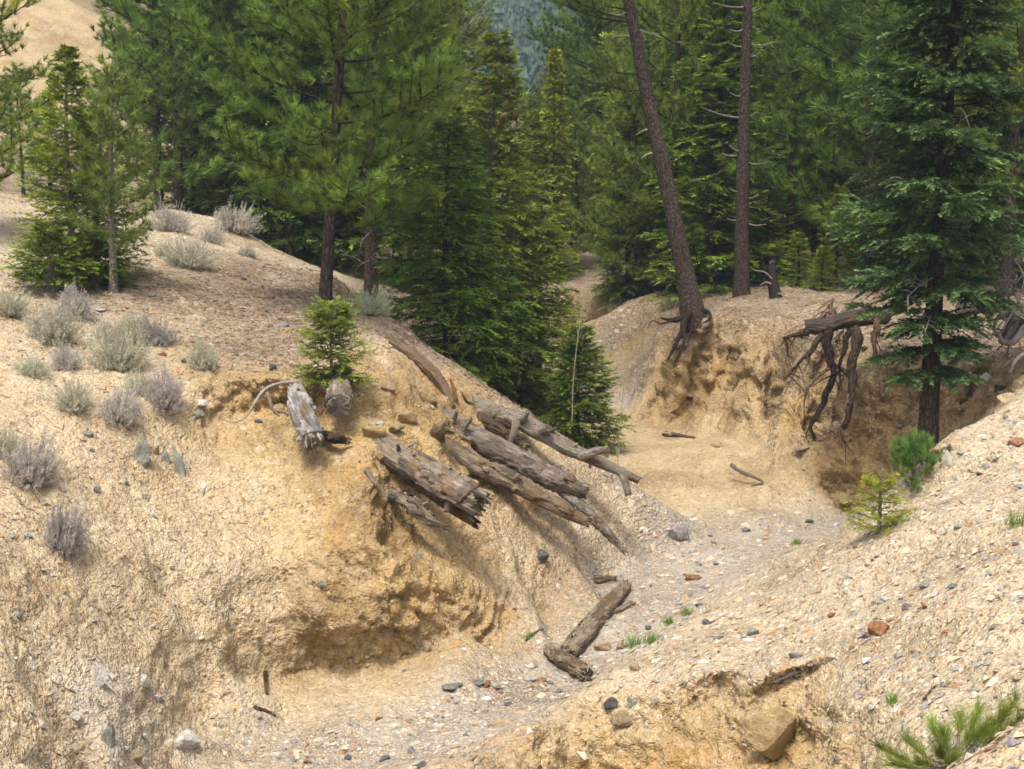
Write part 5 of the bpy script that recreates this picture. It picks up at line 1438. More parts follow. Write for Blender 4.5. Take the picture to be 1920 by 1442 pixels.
# --- the driftwood log with hanging roots at the cliff edge
def driftwood():
    o = P(1580, 610, 18.0)
    t = thing("overhanging_log", o, "dark fallen log with long roots hanging down the right-hand cliff", "log")
    w_ = np.array([P(*q) for q in [(1512, 612, 17.9), (1545, 612, 17.85), (1580, 602, 17.9), (1620, 594, 18.0), (1660, 596, 18.2)]]) - np.array(o)
    me, _, _ = wood_tube(w_, [.10, .125, .115, .12, .09], 24, 50, .2, 41, (.12, .098, .082), .03)
    me.name = "log_body"
    link("log_body", me, t)
    for pts, r, c in (([(1516, 620, 17.85), (1495, 627, 17.75), (1468, 632, 17.7)], .045, (.07, .056, .048)),
                      ([(1552, 612, 17.85), (1552, 640, 17.6), (1556, 665, 17.5), (1562, 690, 17.45), (1557, 720, 17.4), (1548, 750, 17.4), (1530, 775, 17.35), (1520, 805, 17.3), (1530, 826, 17.3)], .062, (.034, .029, .026)),
                      ([(1600, 610, 17.9), (1605, 640, 17.6), (1598, 680, 17.45), (1600, 715, 17.35), (1593, 745, 17.3), (1592, 775, 17.25), (1583, 805, 17.2), (1578, 826, 17.2)], .066, (.09, .075, .062)),
                      ([(1540, 630, 17.7), (1522, 655, 17.5), (1505, 672, 17.45), (1490, 690, 17.45), (1474, 710, 17.5)], .036, (.07, .06, .05)),
                      ([(1590, 625, 17.7), (1582, 655, 17.5), (1575, 680, 17.4), (1572, 705, 17.4)], .038, (.036, .03, .027)),
                      ([(1556, 690, 17.4), (1530, 710, 17.4), (1512, 735, 17.4), (1508, 770, 17.4), (1510, 800, 17.4)], .012, (.13, .10, .08)),
                      ([(1645, 600, 18.0), (1640, 630, 17.7), (1638, 655, 17.6), (1648, 680, 17.6)], .045, (.17, .13, .10)),
                      ([(1568, 640, 17.6), (1575, 625, 17.7), (1585, 615, 17.8)], .02, (.12, .10, .08)),
                      ([(1590, 740, 17.3), (1580, 790, 17.2), (1562, 822, 17.2)], .018, (.26, .22, .18)),
                      ([(1478, 640, 17.8), (1475, 670, 17.75), (1468, 700, 17.7)], .008, (.22, .18, .14)),
                      ([(1560, 600, 17.9), (1556, 580, 17.9), (1562, 560, 17.95)], .05, (.22, .185, .155)),
                      ([(1580, 596, 18.0), (1592, 575, 18.1), (1600, 560, 18.2)], .04, (.30, .26, .22)),
                      ([(1535, 605, 17.9), (1550, 585, 17.9), (1570, 578, 18.0)], .035, (.27, .235, .20))):
        m = MB()
        q = spline(np.array([P(*z) for z in pts]) - np.array(o), 30)
        q += np.stack([vnoise(q * 6, 1), vnoise(q * 6, 2), vnoise(q * 6, 3)], -1) * r * 0.7
        tube(m, q, np.linspace(r * 1.1, r * 0.28, 30), 12, 0, np.array(c) * np.array((12, 13, 14)), rough=.45, seed=int(r * 1000))
        rr_ = np.random.default_rng(int(abs(pts[-1][0]) * 10))
        for z in range(7):
            i_ = 8 + int(rr_.random() * 21)
            dv_ = np.array([rr_.normal() * .16, -.03 + rr_.normal() * .04, -.12 - .2 * rr_.random()]) * (.5 + rr_.random())
            hp = spline([q[i_], q[i_] + dv_ * .5 + rr_.normal(size=3) * .025, q[i_] + dv_ + rr_.normal(size=3) * .03], 8)
            tube(m, hp, np.linspace(min(r * .35, .012), .002, 8), 5, 0, np.array(c) * np.array((14, 15, 16)), rough=.2, cap=False)
        m.build("root", M_DARKBARK, t, True)
driftwood()

# --- root tangle at the right edge
def root_tangle():
    o = P(1910, 600, 16.4)
    t = thing("root_tangle", o, "tangle of grey roots and branches of an uprooted tree at the right edge", "uprooted tree")
    rg = np.random.default_rng(404)
    m = MB()
    q = spline(np.array([P(*z) for z in [(1990, 580, 16.6), (1930, 600, 16.4), (1900, 612, 16.3), (1880, 640, 16.15)]]) - np.array(o), 24)
    tube(m, q, np.linspace(.13, .06, 24), 12, 0, (.17, .14, .12), rough=.25, seed=3)
    m.build("trunk", M_TWIG, t, True)
    for k in range(34):
        m = MB()
        a = P(1905 + rg.normal() * 18, 600 + rg.normal() * 25, 16.3 + rg.normal() * .12)
        e = P(1890 + rg.normal() * 38, 565 + rg.normal() * 65, 16.2 + rg.normal() * .3)
        mid = (a + e) / 2 + Vector(rg.normal(size=3) * .12)
        q = spline(np.array([a, mid, e]) - np.array(o), 14)
        r = .008 + .02 * rg.random() ** 2
        c = np.array((.22, .195, .175)) * (.5 + .9 * rg.random())
        tube(m, q, np.linspace(r, r * .35, 14), 6, 0, c, rough=.15)
        m.build("root", M_TWIG, t, True)
    for pts, r in (([(1925, 610, 16.2), (1900, 640, 16.0), (1880, 640, 16.0), (1872, 625, 16.05)], .05), ([(1935, 655, 15.9), (1905, 675, 15.7), (1893, 700, 15.6)], .035), ([(1930, 600, 16.2), (1895, 585, 16.1), (1870, 598, 16.1), (1862, 620, 16.1)], .04)):
        m = MB()
        q = spline(np.array([P(*z) for z in pts]) - np.array(o), 20)
        tube(m, q, np.linspace(r, r * .4, 20), 9, 0, (.22, .19, .165), rough=.2)
        m.build("root", M_TWIG, t, True)
root_tangle()

# --- burnt snag and stump on the right bank
loc = P(1452, 562, 24.0)
sn = thing("burnt_snag", loc, "short charred snag with a broken top standing on the right bank", "snag")
m = MB()
tube(m, spline([(0.05, 0, -.15), (0.0, 0, .15), (-.03, 0, .35), (-.05, 0, .62)], 20), [.13] * 4 + list(np.linspace(.10, .055, 16)), 12, 0, (.035, .028, .024), rough=.3, jag=.06)
m.build("trunk", M_TWIG, sn, True)
for dx, dz, e in ((-.05, .35, (-.3, -.1, .15)), (-.04, .25, (-.22, 0, .0)), (0, .1, (.22, -.1, -.1))):
    m = MB()
    b = np.array([dx, -.05, dz])
    tube(m, spline([b, b + np.array(e) * .5 + ZUP * .05, b + np.array(e)], 8), np.linspace(.02, .006, 8), 6, 0, (.25, .21, .19))
    m.build("branch_stub", M_TWIG, sn, True)

# --- dead twigs of the dark pine behind the bushy one
for k in range(12):
    m = MB()
    a = P(690 + rg.normal() * 14, 380 + rng.random() * 150, 22.3)
    e = a + Vector((rg.normal() * .5 + .25, -.25 + rg.normal() * .2, -.12 + rg.normal() * .15))
    q = spline(np.array([a, (a + e) / 2 + Vector((0, 0, .04)), e]), 10)
    o = q.mean(0)
    tube(m, q - o, np.linspace(.010, .003, 10), 5, 0, (.19, .155, .13))
    for z in range(8):
        d_ = nrm((e - a).normalized() + Vector(rg.normal(size=3) * .7))
        p_ = q[2 + z % 8] - o
        tube(m, np.stack([p_, p_ + d_ * .1, p_ + d_ * .22 - ZUP * .03]), [.004, .003, .002], 4, 0, (.07, .06, .05), cap=False)
    ob = m.build("dead_branch", M_TWIG, None, True)
    ob.parent = bpy.data.objects[DARKPINE]
    ob.location = Vector(o) - ob.parent.location

# ------------------------------------------------------------------ sagebrush
M_SAGE = mat_leaf("sagebrush_twigs", (0.52, 0.50, 0.475), 0.15, 0.25)
def sage_mesh(seed, n=420, green=0.5):
    rg = np.random.default_rng(seed)
    m = MB()
    tips = []
    for i in range(n):
        a = rg.random() * 6.28
        el = math.acos(1 - rg.random() * 0.96)
        d = np.array([math.cos(a) * math.sin(el), math.sin(a) * math.sin(el), math.cos(el) * 0.95 + 0.02])
        L = (0.62 + 0.45 * rg.random()) * (0.85 + 0.22 * math.cos(a * 2 + seed) + 0.13 * math.cos(a * 5 + seed * 2))
        b = np.array([math.cos(a), math.sin(a), 0]) * 0.12 * rg.random()
        mid = b + d * L * 0.5 + rg.normal(size=3) * 0.05 - np.array([0, 0, 0.02])
        e = b + d * L + np.array([0, 0, 0.10 * math.sin(el)])
        pts = spline([b, mid, e], 5)
        w_ = 0.010 * (0.7 + 0.6 * rg.random())
        sd = nrm(np.cross(d, rg.normal(size=3))[None])[0]
        wid = np.array([1.3, 1.1, .9, .6, .25]) * w_
        v = np.stack([pts - sd * wid[:, None], pts + sd * wid[:, None]], 1).reshape(-1, 3)
        f = np.array([(2 * k, 2 * k + 1, 2 * k + 3, 2 * k + 2) for k in range(4)])
        c = np.array((0.76, 0.74, 0.73)) * (0.5 + 0.7 * rg.random())
        m.add(v, f, 0, c)
        tips.append((pts[2], pts[3], pts[4], d))
    B, D, Cc = [], [], []
    for p2, p3, p4, d in tips:
        for k in range(24):
            f = 1.05 * rg.random() ** .8
            B.append(p2 + (p4 - p2) * f + rg.normal(size=3) * 0.012)
            D.append(d * 0.7 + rg.normal(size=3) * 0.75 + ZUP * 0.25)
            Cc.append(np.array((0.97, 1.0, 0.90) if rg.random() < green else (0.94, 0.92, 0.93)) * (0.75 + 0.55 * rg.random()))
    st = m.mesh("woody_stem", [M_SAGE])
    m2 = MB()
    blades(m2, np.array(B), np.array(D), 0.085, 0.015, 0, np.array(Cc), rg)
    return st, m2.mesh("foliage", [M_SAGE])
SAGE = [sage_mesh(500, 330, 0.35), sage_mesh(501, 300, 0.75), sage_mesh(502, 360, 0.15)]
def sagebrush(px, py, wpx, hpx, v, label, color=(1, 1, 1)):
    loc, nor = hit(px, py)
    D = loc.y
    t = thing("sagebrush", loc - nor * 0.02, label, "sagebrush", "sagebrush on the left bank", rng.random() * 6.28)
    s = wpx / 2 / FPX * D * 1.08
    hz = hpx / FPX * D * 1.12
    t.scale = (s, s, hz)
    q = Vector((0, 0, 1)).rotation_difference((Vector((0, 0, 1)) * 1.3 + nor).normalized())
    t.rotation_mode = 'QUATERNION'
    from mathutils import Quaternion
    t.rotation_quaternion = q @ Quaternion((0, 0, 1), rng.random() * 6.28)
    for nm, me in zip(("woody_stem", "foliage"), SAGE[v]):
        o = link(nm, me, t)
        o.color = (*color, 1)
    return t
PU, GN, GY = (0.98, 0.955, 0.96), (0.98, 0.99, 0.88), (1.1, 1.08, 1.05)
for a in [
 (318, 432, 76, 54, 2, "pale grey sagebrush on the mound's crest, left of the crest pair", GY), (442, 432, 96, 52, 2, "wide silver-grey sagebrush on the mound's crest, right one of the pair", GY),
 (352, 500, 100, 62, 1, "grey-green sagebrush in the gravel just below the mound's crest", (1.1, 1.1, 1.05)), (398, 455, 46, 36, 0, "small sagebrush between the crest pair, a step lower", GY),
 (462, 480, 50, 24, 0, "low pale sagebrush at the right end of the mound's crest", GY), (306, 480, 40, 30, 1, "tiny greenish sagebrush left of the gravel sagebrush", GN),
 (100, 640, 118, 78, 0, "large grey-green sagebrush in the upper row at far left", GN), (140, 592, 84, 60, 2, "purplish sagebrush at the foot of the young fir cluster", PU), (18, 590, 70, 56, 1, "greenish sagebrush cut by the left edge, upper one", GN),
 (125, 690, 74, 50, 0, "small dark-footed sagebrush under the upper row", PU), (62, 702, 80, 40, 1, "thin low sagebrush left of the dark-footed one", GN), (222, 690, 120, 84, 1, "large green-tinged sagebrush in the middle of the group", GN),
 (292, 644, 84, 56, 2, "dark purplish sagebrush at the upper right of the group", (0.78, 0.76, 0.78)), (245, 640, 90, 60, 1, "sagebrush behind the large green-tinged one", GN), (200, 635, 60, 40, 0, "short twiggy sagebrush left of the dark purplish one", GY), (382, 690, 80, 60, 1, "lone grey-green sagebrush right of the group on bare ground", GN),
 (308, 762, 96, 78, 2, "round lavender-grey sagebrush nearest the bank edge", (0.98, 0.94, 0.97)), (225, 788, 104, 74, 0, "spiky sagebrush hanging over the slope edge", GY), (140, 765, 96, 60, 1, "dull green sagebrush at the left of the edge row", GN), (262, 740, 70, 54, 1, "sagebrush squeezed between the lavender and the spiky one", GN),
 (55, 900, 124, 94, 2, "big grey sagebrush drooping over a tan block on the left slope", PU), (10, 855, 70, 62, 1, "grey-green sagebrush at the left edge above the tan block", GN), (118, 1035, 92, 118, 2, "tall lone lavender-grey sagebrush on the left slope", (0.92, 0.89, 0.92)),
 (692, 590, 84, 56, 1, "grey-green sagebrush under the pines on the spur's crest", (1.0, 1.1, 0.9)),
]:
    sagebrush(*a)

# ------------------------------------------------------------------ grass tufts
M_GRASS = mat_leaf("grass_blades", (0.15, 0.27, 0.05), 0.2, 0.3)
def grass(px, py, w_, h_, label):
    loc, nor = hit(px, py)
    D = loc.y
    rg = np.random.default_rng(int(px + py))
    m = MB()
    n = 90
    b = rg.normal(size=(n, 3)) * np.array([w_ / FPX * D * .28, .03, 0])
    blades(m, b, np.stack([rg.normal(size=n) * .35, rg.normal(size=n) * .35, np.ones(n)], -1), h_ / FPX * D * (0.5 + .6 * rg.random(n)), .006, 0, np.stack([1 + .3 * rg.normal(size=n)] * 3, -1).clip(.3, 2), rg)
    o = m.build("grass_tuft", M_GRASS)
    o.location = loc
    tag(o, label, "grass tuft", "grass tufts in the wash")
grass(1192, 1212, 40, 38, "bright grass tuft nearest the wash log")
grass(1222, 1205, 24, 28, "thin grass tuft just right of the brightest one")
grass(1256, 1170, 24, 22, "grass tuft farther up at the wash's right edge")
grass(1288, 1154, 20, 22, "highest grass tuft on the near edge of the wash")
grass(994, 1194, 16, 12, "tiny dark green tuft on the floor left of the wash log")
grass(1672, 1318, 18, 26, "small green sprig on the gravel above the cut bank")
grass(1494, 1020, 14, 14, "small green tuft in the wash below the far cliff")
grass(1908, 985, 50, 44, "green seedling tuft at the right edge of the gravel slope")

# ------------------------------------------------------------------ stones
SM = {'grey': mat_stone("grey_stone", (.12, .12, .12), (.24, .235, .23), (.40, .39, .37)), 'tan': mat_stone("tan_stone", (.30, .20, .10), (.46, .35, .22), (.58, .49, .36)),
      'rust': mat_stone("rust_stone", (.17, .07, .03), (.34, .16, .07), (.44, .28, .16)), 'white': mat_stone("pale_stone", (.38, .35, .30), (.56, .53, .47), (.68, .65, .60)),
      'dark': mat_stone("dark_stone", (.06, .058, .06), (.12, .115, .115), (.21, .20, .20)), 'green': mat_stone("grey_green_stone", (.16, .17, .14), (.32, .325, .27), (.48, .47, .40)),
      'pink': mat_stone("reddish_stone", (.30, .13, .06), (.48, .27, .15), (.58, .46, .36)), 'ochre': mat_stone("clay_block", (.27, .185, .09), (.36, .262, .135), (.42, .325, .19)), 'purple': mat_stone("purplish_stone", (.15, .125, .13), (.27, .235, .24), (.38, .35, .35))}
import bmesh
def stone_mesh(seed, n=14, flat=1.0, sub=0, crisp=0.06):
    rg = np.random.default_rng(seed)
    bm = bmesh.new()
    p = nrm(rg.normal(size=(n, 3))) * (0.8 + 0.35 * rg.random((n, 1)))
    for q in p:
        bm.verts.new(q * np.array([1, 0.85 + .3 * rg.random(), flat]))
    r = bmesh.ops.convex_hull(bm, input=bm.verts)
    bmesh.ops.delete(bm, geom=[g for g in r["geom_interior"] if isinstance(g, bmesh.types.BMVert)], context='VERTS')
    if sub:
        bmesh.ops.bevel(bm, geom=list(bm.edges), offset=crisp, segments=2, affect='EDGES', profile=0.6)
        bmesh.ops.subdivide_edges(bm, edges=[e for e in bm.edges if e.calc_length() > 0.25], cuts=2, use_grid_fill=True)
        bmesh.ops.triangulate(bm, faces=bm.faces)
        bm.normal_update()
        co = np.array([v.co[:] for v in bm.verts])
        nz = 0.05 * vnoise(co * 2.2, seed) + 0.035 * vnoise(co * 6, seed + 1) + .03 * np.round(2.5 * vnoise(co * 1.6, seed + 2)) / 2.5
        for v, z in zip(bm.verts, nz):
            v.co += v.normal * float(z)
    me = bpy.data.meshes.new("stone")
    bm.to_mesh(me)
    bm.free()
    return me
def with_mat(me, mname):
    k = me.copy()
    k.materials.append(SM[mname])
    return k
def stone(px, py, wpx, hpx, mname, label, seed=None, name="stone", sink=0.25, roll=0.0, grp="large stones", cat="stone", deep=0.8, tiltn=True):
    """One stone whose picture size is about wpx by hpx, resting on (part sunk into) the ground under the photo pixel."""
    loc, nor = hit(px, py)
    D = loc.y
    seed = seed or int(px * 7 + py)
    me = stone_mesh(seed, 13, 1.0, 1, .10)
    me.materials.append(SM[mname])
    o = link(name, me)
    sx, sz = wpx / 2 / FPX * D, hpx / 2 / FPX * D
    o.scale = (sx, sx * deep, sz)
    o.rotation_euler = (0, roll, (random.random() - .5) * .5)
    o.location = loc + nor * (min(sx, sz) * (1 - 2 * sink)) * .8
    return tag(o, label, cat, grp)
for a in [
 (262, 862, 50, 76, 'green', "pale grey boulder jutting from the left slope below the sagebrush", dict(roll=.35, sink=.4)), (336, 882, 24, 104, 'green', "long pale slab standing in the left slope right of the pale boulder", dict(roll=-.25, sink=.4)),
 (290, 850, 18, 44, 'ochre', "narrow tan slab wedged between the pale boulder and the long slab", dict(roll=.25, sink=.4)), (312, 862, 18, 40, 'green', "thin grey stone left of the long standing slab", dict(roll=-.1, sink=.4)),
 (1013, 1047, 32, 40, 'dark', "dark grey block set in the spur's bare slope above the wash log", dict(roll=.3, sink=.45)), (1271, 1003, 46, 40, 'purple', "brown-grey boulder at the foot of the spur where the wash bends", dict(sink=.35)),
 (1298, 1086, 38, 20, 'rust', "rust-orange flat stone alone in the middle of the wash", dict(sink=.3)), (1746, 824, 42, 34, 'pink', "reddish boulder beside the large fir's trunk base", dict(sink=.15)),
 (1757, 850, 36, 24, 'pink', "pinkish stone right below the reddish boulder", dict(sink=.3)), (1779, 870, 20, 52, 'white', "pale upright stone right of the pinkish stone", dict(sink=.3)), (1778, 842, 14, 18, 'dark', "small dark stone perched on the pale upright stone", dict(sink=.1)),
 (1650, 1186, 46, 34, 'rust', "angular brown rock lying alone on the gravel slope", dict(sink=.2)), (1625, 1196, 18, 18, 'purple', "little grey stone touching the angular brown rock's left side", dict(sink=.3)),
 (1798, 985, 40, 18, 'green', "flat grey-green stone on the gravel right of the yellow sapling", dict(sink=.3)), (1850, 712, 24, 22, 'white', "pale grey stone at the dark overhang on the right", dict(sink=.3)), (1880, 728, 34, 40, 'dark', "dark slaty boulder under the root tangle", dict(sink=.35)),
 (1893, 752, 44, 30, 'tan', "yellowish block at the top of the gravel slope, right edge", dict(sink=.3)), (1905, 832, 40, 22, 'pink', "orange-tan block on the gravel slope near the right edge", dict(sink=.3)), (1815, 705, 20, 18, 'tan', "small tan stone inside the dark overhang", dict(sink=.3)),
 (1148, 1322, 32, 32, 'dark', "dark grey stone on the near ridge, left one of the two", dict(sink=.35)), (1186, 1322, 28, 36, 'green', "grey stone on the near ridge, right one of the two", dict(sink=.35)), (1165, 1348, 46, 34, 'tan', "pale crusted lump below the two grey ridge stones", dict(sink=.45)),
 (1130, 1217, 46, 24, 'tan', "brown and tan stone close to the right side of the wash log", dict(sink=.2)), (1165, 1215, 24, 24, 'tan', "rounded tan stone right of the brown and tan one", dict(sink=.25)), (1092, 1215, 22, 12, 'rust', "small red-brown stone between the wash log and the tan stones", dict(sink=.25)),
 (945, 1360, 48, 18, 'tan', "flat ochre slab on the thin ridge at bottom centre", dict(sink=.35)), (1190, 1256, 28, 22, 'ochre', "ochre stone at the ridge above the short log's right end", dict(sink=.3)), (1233, 1280, 22, 14, 'white', "bright white stone on the edge of the cut bank", dict(sink=.25)),
 (1350, 1196, 28, 14, 'white', "white flat stone on the gravel, left part of the slope", dict(sink=.25)), (1412, 1190, 30, 22, 'green', "pale grey stone on the gravel right of the white flat one", dict(sink=.3)), (1325, 1170, 22, 18, 'dark', "dark stone on the gravel crest above the wash", dict(sink=.3)),
 (1494, 1232, 34, 18, 'purple', "purplish grey stone above the cut bank", dict(sink=.25)), (1560, 1156, 20, 14, 'rust', "small brown stone left of the angular brown rock", dict(sink=.25)), (1734, 1140, 18, 20, 'rust', "rusty yellow stone high on the gravel slope", dict(sink=.25)),
 (1662, 1124, 34, 14, 'white', "white flat slab on the upper gravel slope", dict(sink=.3)), (1788, 1102, 30, 14, 'grey', "blue-grey flat stone on the upper gravel slope", dict(sink=.3)), (1702, 1140, 24, 20, 'purple', "grey wedge stone next to the rusty yellow stone", dict(sink=.3)), (1735, 1100, 28, 16, 'grey', "grey stone next to the blue-grey flat stone", dict(sink=.3)),
 (1865, 1122, 26, 16, 'tan', "tan stone at the right of the upper gravel slope", dict(sink=.25)), (1908, 1275, 26, 20, 'tan', "tan stone at the right edge above the pine seedling", dict(sink=.25)), (1500, 1362, 40, 110, 'ochre', None, None),
 (376, 756, 26, 18, 'white', "cream stone sticking out under the left bank's edge", dict(sink=.3)), (370, 776, 26, 18, 'green', "grey stone just below the cream stone", dict(sink=.3)), (729, 732, 36, 34, 'tan', "cream block on the spur right of the bright sapling", dict(sink=.35)), (712, 798, 20, 14, 'white', "small pale stone resting against the thick pale log", dict(sink=.2)),
 (750, 778, 24, 32, 'tan', "tan stone beside the dark hollow between the logs", dict(sink=.3)), (165, 816, 22, 18, 'green', "grey-green cube of rock on the left slope", dict(sink=.3)), (172, 846, 14, 14, 'green', "small grey wedge below the grey-green cube", dict(sink=.3)), (180, 921, 18, 18, 'grey', "blue-grey stone in the middle of the left slope", dict(sink=.3)),
 (48, 900, 56, 44, 'ochre', "tan block of soil under the drooping sagebrush", dict(sink=.4)), (190, 583, 24, 12, 'white', "whitish flat stone in front of the young fir cluster", dict(sink=.3)), (168, 630, 14, 10, 'white', "white chip among the sagebrush", dict(sink=.3)), (528, 612, 36, 12, 'grey', "slate-grey flat stone on the bare ground left of the pine", dict(sink=.3)), (284, 556, 26, 10, 'grey', "dark flat stone in front of the slender pine", dict(sink=.3)), (510, 560, 14, 8, 'dark', "small dark stone on the bare ground behind the slate", dict(sink=.3)),
 (346, 680, 16, 14, 'dark', "dark round stone left of the lone sagebrush", dict(sink=.3)), (305, 667, 18, 14, 'rust', "orange-brown stone in the sagebrush group", dict(sink=.3)), (510, 692, 24, 18, 'dark', "brown clod at the lip of the left bank", dict(sink=.35)), (483, 791, 20, 14, 'grey', "bluish stone in the bank under the grey root", dict(sink=.4)),
 (180, 1275, 42, 66, 'white', "white outcrop block high on the lower left slope", dict(roll=.5, sink=.42)), (265, 1272, 60, 30, 'white', "cream outcrop block right of the white one", dict(roll=.4, sink=.42)), (202, 1388, 32, 92, 'green', "grey upright slab in the lower left outcrop", dict(roll=.1, sink=.42)), (345, 1392, 70, 48, 'white', "crusted white-rimmed block low on the left slope", dict(roll=.3, sink=.45)), (140, 1345, 26, 26, 'white', "pale chunk in the lower left corner area", dict(sink=.35)), (252, 1420, 30, 34, 'tan', "tan chunk at the bottom of the lower left outcrop", dict(sink=.35)), (295, 1310, 30, 22, 'white', "pale chunk between the outcrop blocks", dict(sink=.35)),
 (484, 1346, 16, 14, 'white', "bluish white stone below the dark stick", dict(sink=.25)), (285, 1175, 12, 10, 'white', "bright white pebble on the left slope", dict(sink=.2)), (605, 1096, 16, 18, 'grey', "grey stone set in the face above the ledge", dict(sink=.4)), (786, 1046, 22, 16, 'grey', "blue-grey stone in the rib below the wood slab", dict(sink=.4)),
 (850, 1288, 48, 16, 'grey', "flat pale grey slab on the gully floor", dict(sink=.35)), (895, 1281, 34, 12, 'grey', "second flat grey slab, right of the other on the gully floor", dict(sink=.35)), (998, 1250, 26, 14, 'white', "pale stone left of the short log", dict(sink=.25)), (1015, 1278, 22, 16, 'tan', "tan cobble below the short log", dict(sink=.25)), (793, 1437, 30, 18, 'dark', "dark grey stone at the bottom edge, centre", dict(sink=.3)), (660, 1238, 22, 16, 'tan', "tan stone under the undercut ledge's right part", dict(sink=.3)), (790, 1212, 34, 34, 'tan', "pale clay block fallen below the ledge", dict(sink=.35)), (722, 1425, 26, 16, 'dark', "dark stone in the gravel at bottom left of centre", dict(sink=.3)),
 (1205, 895, 14, 14, 'white', "whitish stone by the silver log's tip", dict(sink=.3)), (1155, 850, 26, 40, 'grey', "grey boulder behind the silver log's end", dict(sink=.3)), (1255, 818, 44, 14, 'tan', "flat tan slab in the slumped soil", dict(sink=.3)), (1516, 980, 22, 12, 'dark', "dark clod at the foot of the near cliff", dict(sink=.2)), (1345, 838, 32, 16, 'ochre', "clay block in the slumped soil", dict(sink=.3)), (1505, 842, 30, 20, 'tan', "clay lump at the foot of the crevice", dict(sink=.3)),
 (1570, 800, 34, 32, 'tan', "tan rock in the cliff left of the pale hanging root", dict(sink=.4)), (1618, 755, 28, 20, 'tan', "square tan rock in the upper cliff right of the roots", dict(sink=.4)), (1690, 798, 20, 16, 'grey', "grey stone in the cliff left of the large fir's trunk", dict(sink=.4)), (1710, 798, 12, 14, 'purple', "small purplish stone next to the fir trunk in the cliff", dict(sink=.4)), (1620, 648, 30, 26, 'tan', "rounded tan stone behind the hanging roots", dict(sink=.35)), (1275, 645, 34, 18, 'tan', "pale slab in the cliff below the leaning pine's roots", dict(sink=.4)), (1290, 735, 60, 24, 'ochre', "jutting clay shelf low in the far cliff", dict(sink=.45)),
 (1130, 688, 30, 12, 'white', "pale stones at the far end of the gully", dict(sink=.3)),
]:
    px, py, w_, h_, mn, lab, kw = a
    if lab is None:
        continue
    stone(px, py, w_, h_, mn, lab, **kw)
stone(1452, 1372, 150, 120, 'ochre', "big rounded clay boulder in the cut bank at bottom right", 4321, sink=.46, name="clay_boulder", cat="boulder")

for px, py, w_, h_, rl, lab in ((703, 822, 58, 44, .3, "clay clod banked against the thick pale log's buried end"), (738, 806, 40, 30, -.2, "small clay clod on top of the thick pale log's buried end"), (765, 790, 46, 34, .2, "clay clod over the buried end of the long sandy log"),
                            (800, 752, 44, 30, .4, "clay clod over the buried end of the flaky log"), (872, 752, 48, 30, .3, "clay clod over the buried end of the silver-grey log"), (715, 856, 34, 26, -.3, "clay clod under the thick pale log's buried end"),
                            (560, 738, 44, 24, .1, "clay clod capping the white hanging log"), (836, 800, 36, 22, .4, "clay clod wedged between the flaky log and the long sandy log"), (640, 738, 50, 22, 0, "clay clod under the bright sapling, over the buried log"), (520, 770, 34, 24, .2, "clay clod in the bank left of the white hanging log")):
    stone(px, py, w_, h_, 'ochre', lab, sink=.22, roll=rl, name="clay_clod", cat="clod", grp="clods of clay by the logs", deep=.9)

# smaller loose stones, each its own object, alike ones named alike
PEB = {k: [with_mat(stone_mesh(900 + j, 12, .62), k) for j in range(5)] for k in SM}
COLNAME = {'grey': "grey", 'tan': "tan", 'rust': "rust-brown", 'white': "whitish", 'dark': "dark grey", 'green': "grey-green", 'pink': "reddish", 'ochre': "ochre", 'purple': "purplish"}
ZONES = [("on the gravel slope at right", "loose stones on the gravel slope", 96, [(1300, 1180), (1480, 1075), (1640, 985), (1760, 880), (1915, 760), (1915, 1260), (1700, 1320), (1500, 1290), (1250, 1270)], (7, 20), ('white', 'tan', 'tan', 'rust', 'grey', 'purple', 'white', 'dark')),
         ("on the stony floor of the wash", "loose stones in the wash", 92, [(480, 1420), (620, 1350), (850, 1290), (1000, 1240), (1200, 1060), (1330, 990), (1450, 1000), (1400, 1070), (1250, 1180), (1100, 1285), (860, 1410), (800, 1440), (420, 1440)], (8, 22), ('grey', 'tan', 'grey', 'white', 'purple', 'dark', 'rust')),
         ("on the big left slope", "loose stones on the left slope", 48, [(0, 770), (130, 800), (330, 850), (480, 1000), (500, 1180), (380, 1260), (250, 1200), (0, 1440)], (7, 17), ('green', 'white', 'tan', 'grey')),
         ("on the left bank's flat top", "loose stones on the left bank", 38, [(0, 470), (100, 500), (300, 490), (440, 510), (590, 600), (520, 690), (380, 720), (0, 740)], (6, 15), ('grey', 'white', 'green', 'rust'))]
def inside(p, poly):
    c = False
    j = len(poly) - 1
    for i in range(len(poly)):
        (xi, yi), (xj, yj) = poly[i], poly[j]
        if (yi > p[1]) != (yj > p[1]) and p[0] < (xj - xi) * (p[1] - yi) / (yj - yi) + xi:
            c = not c
        j = i
    return c
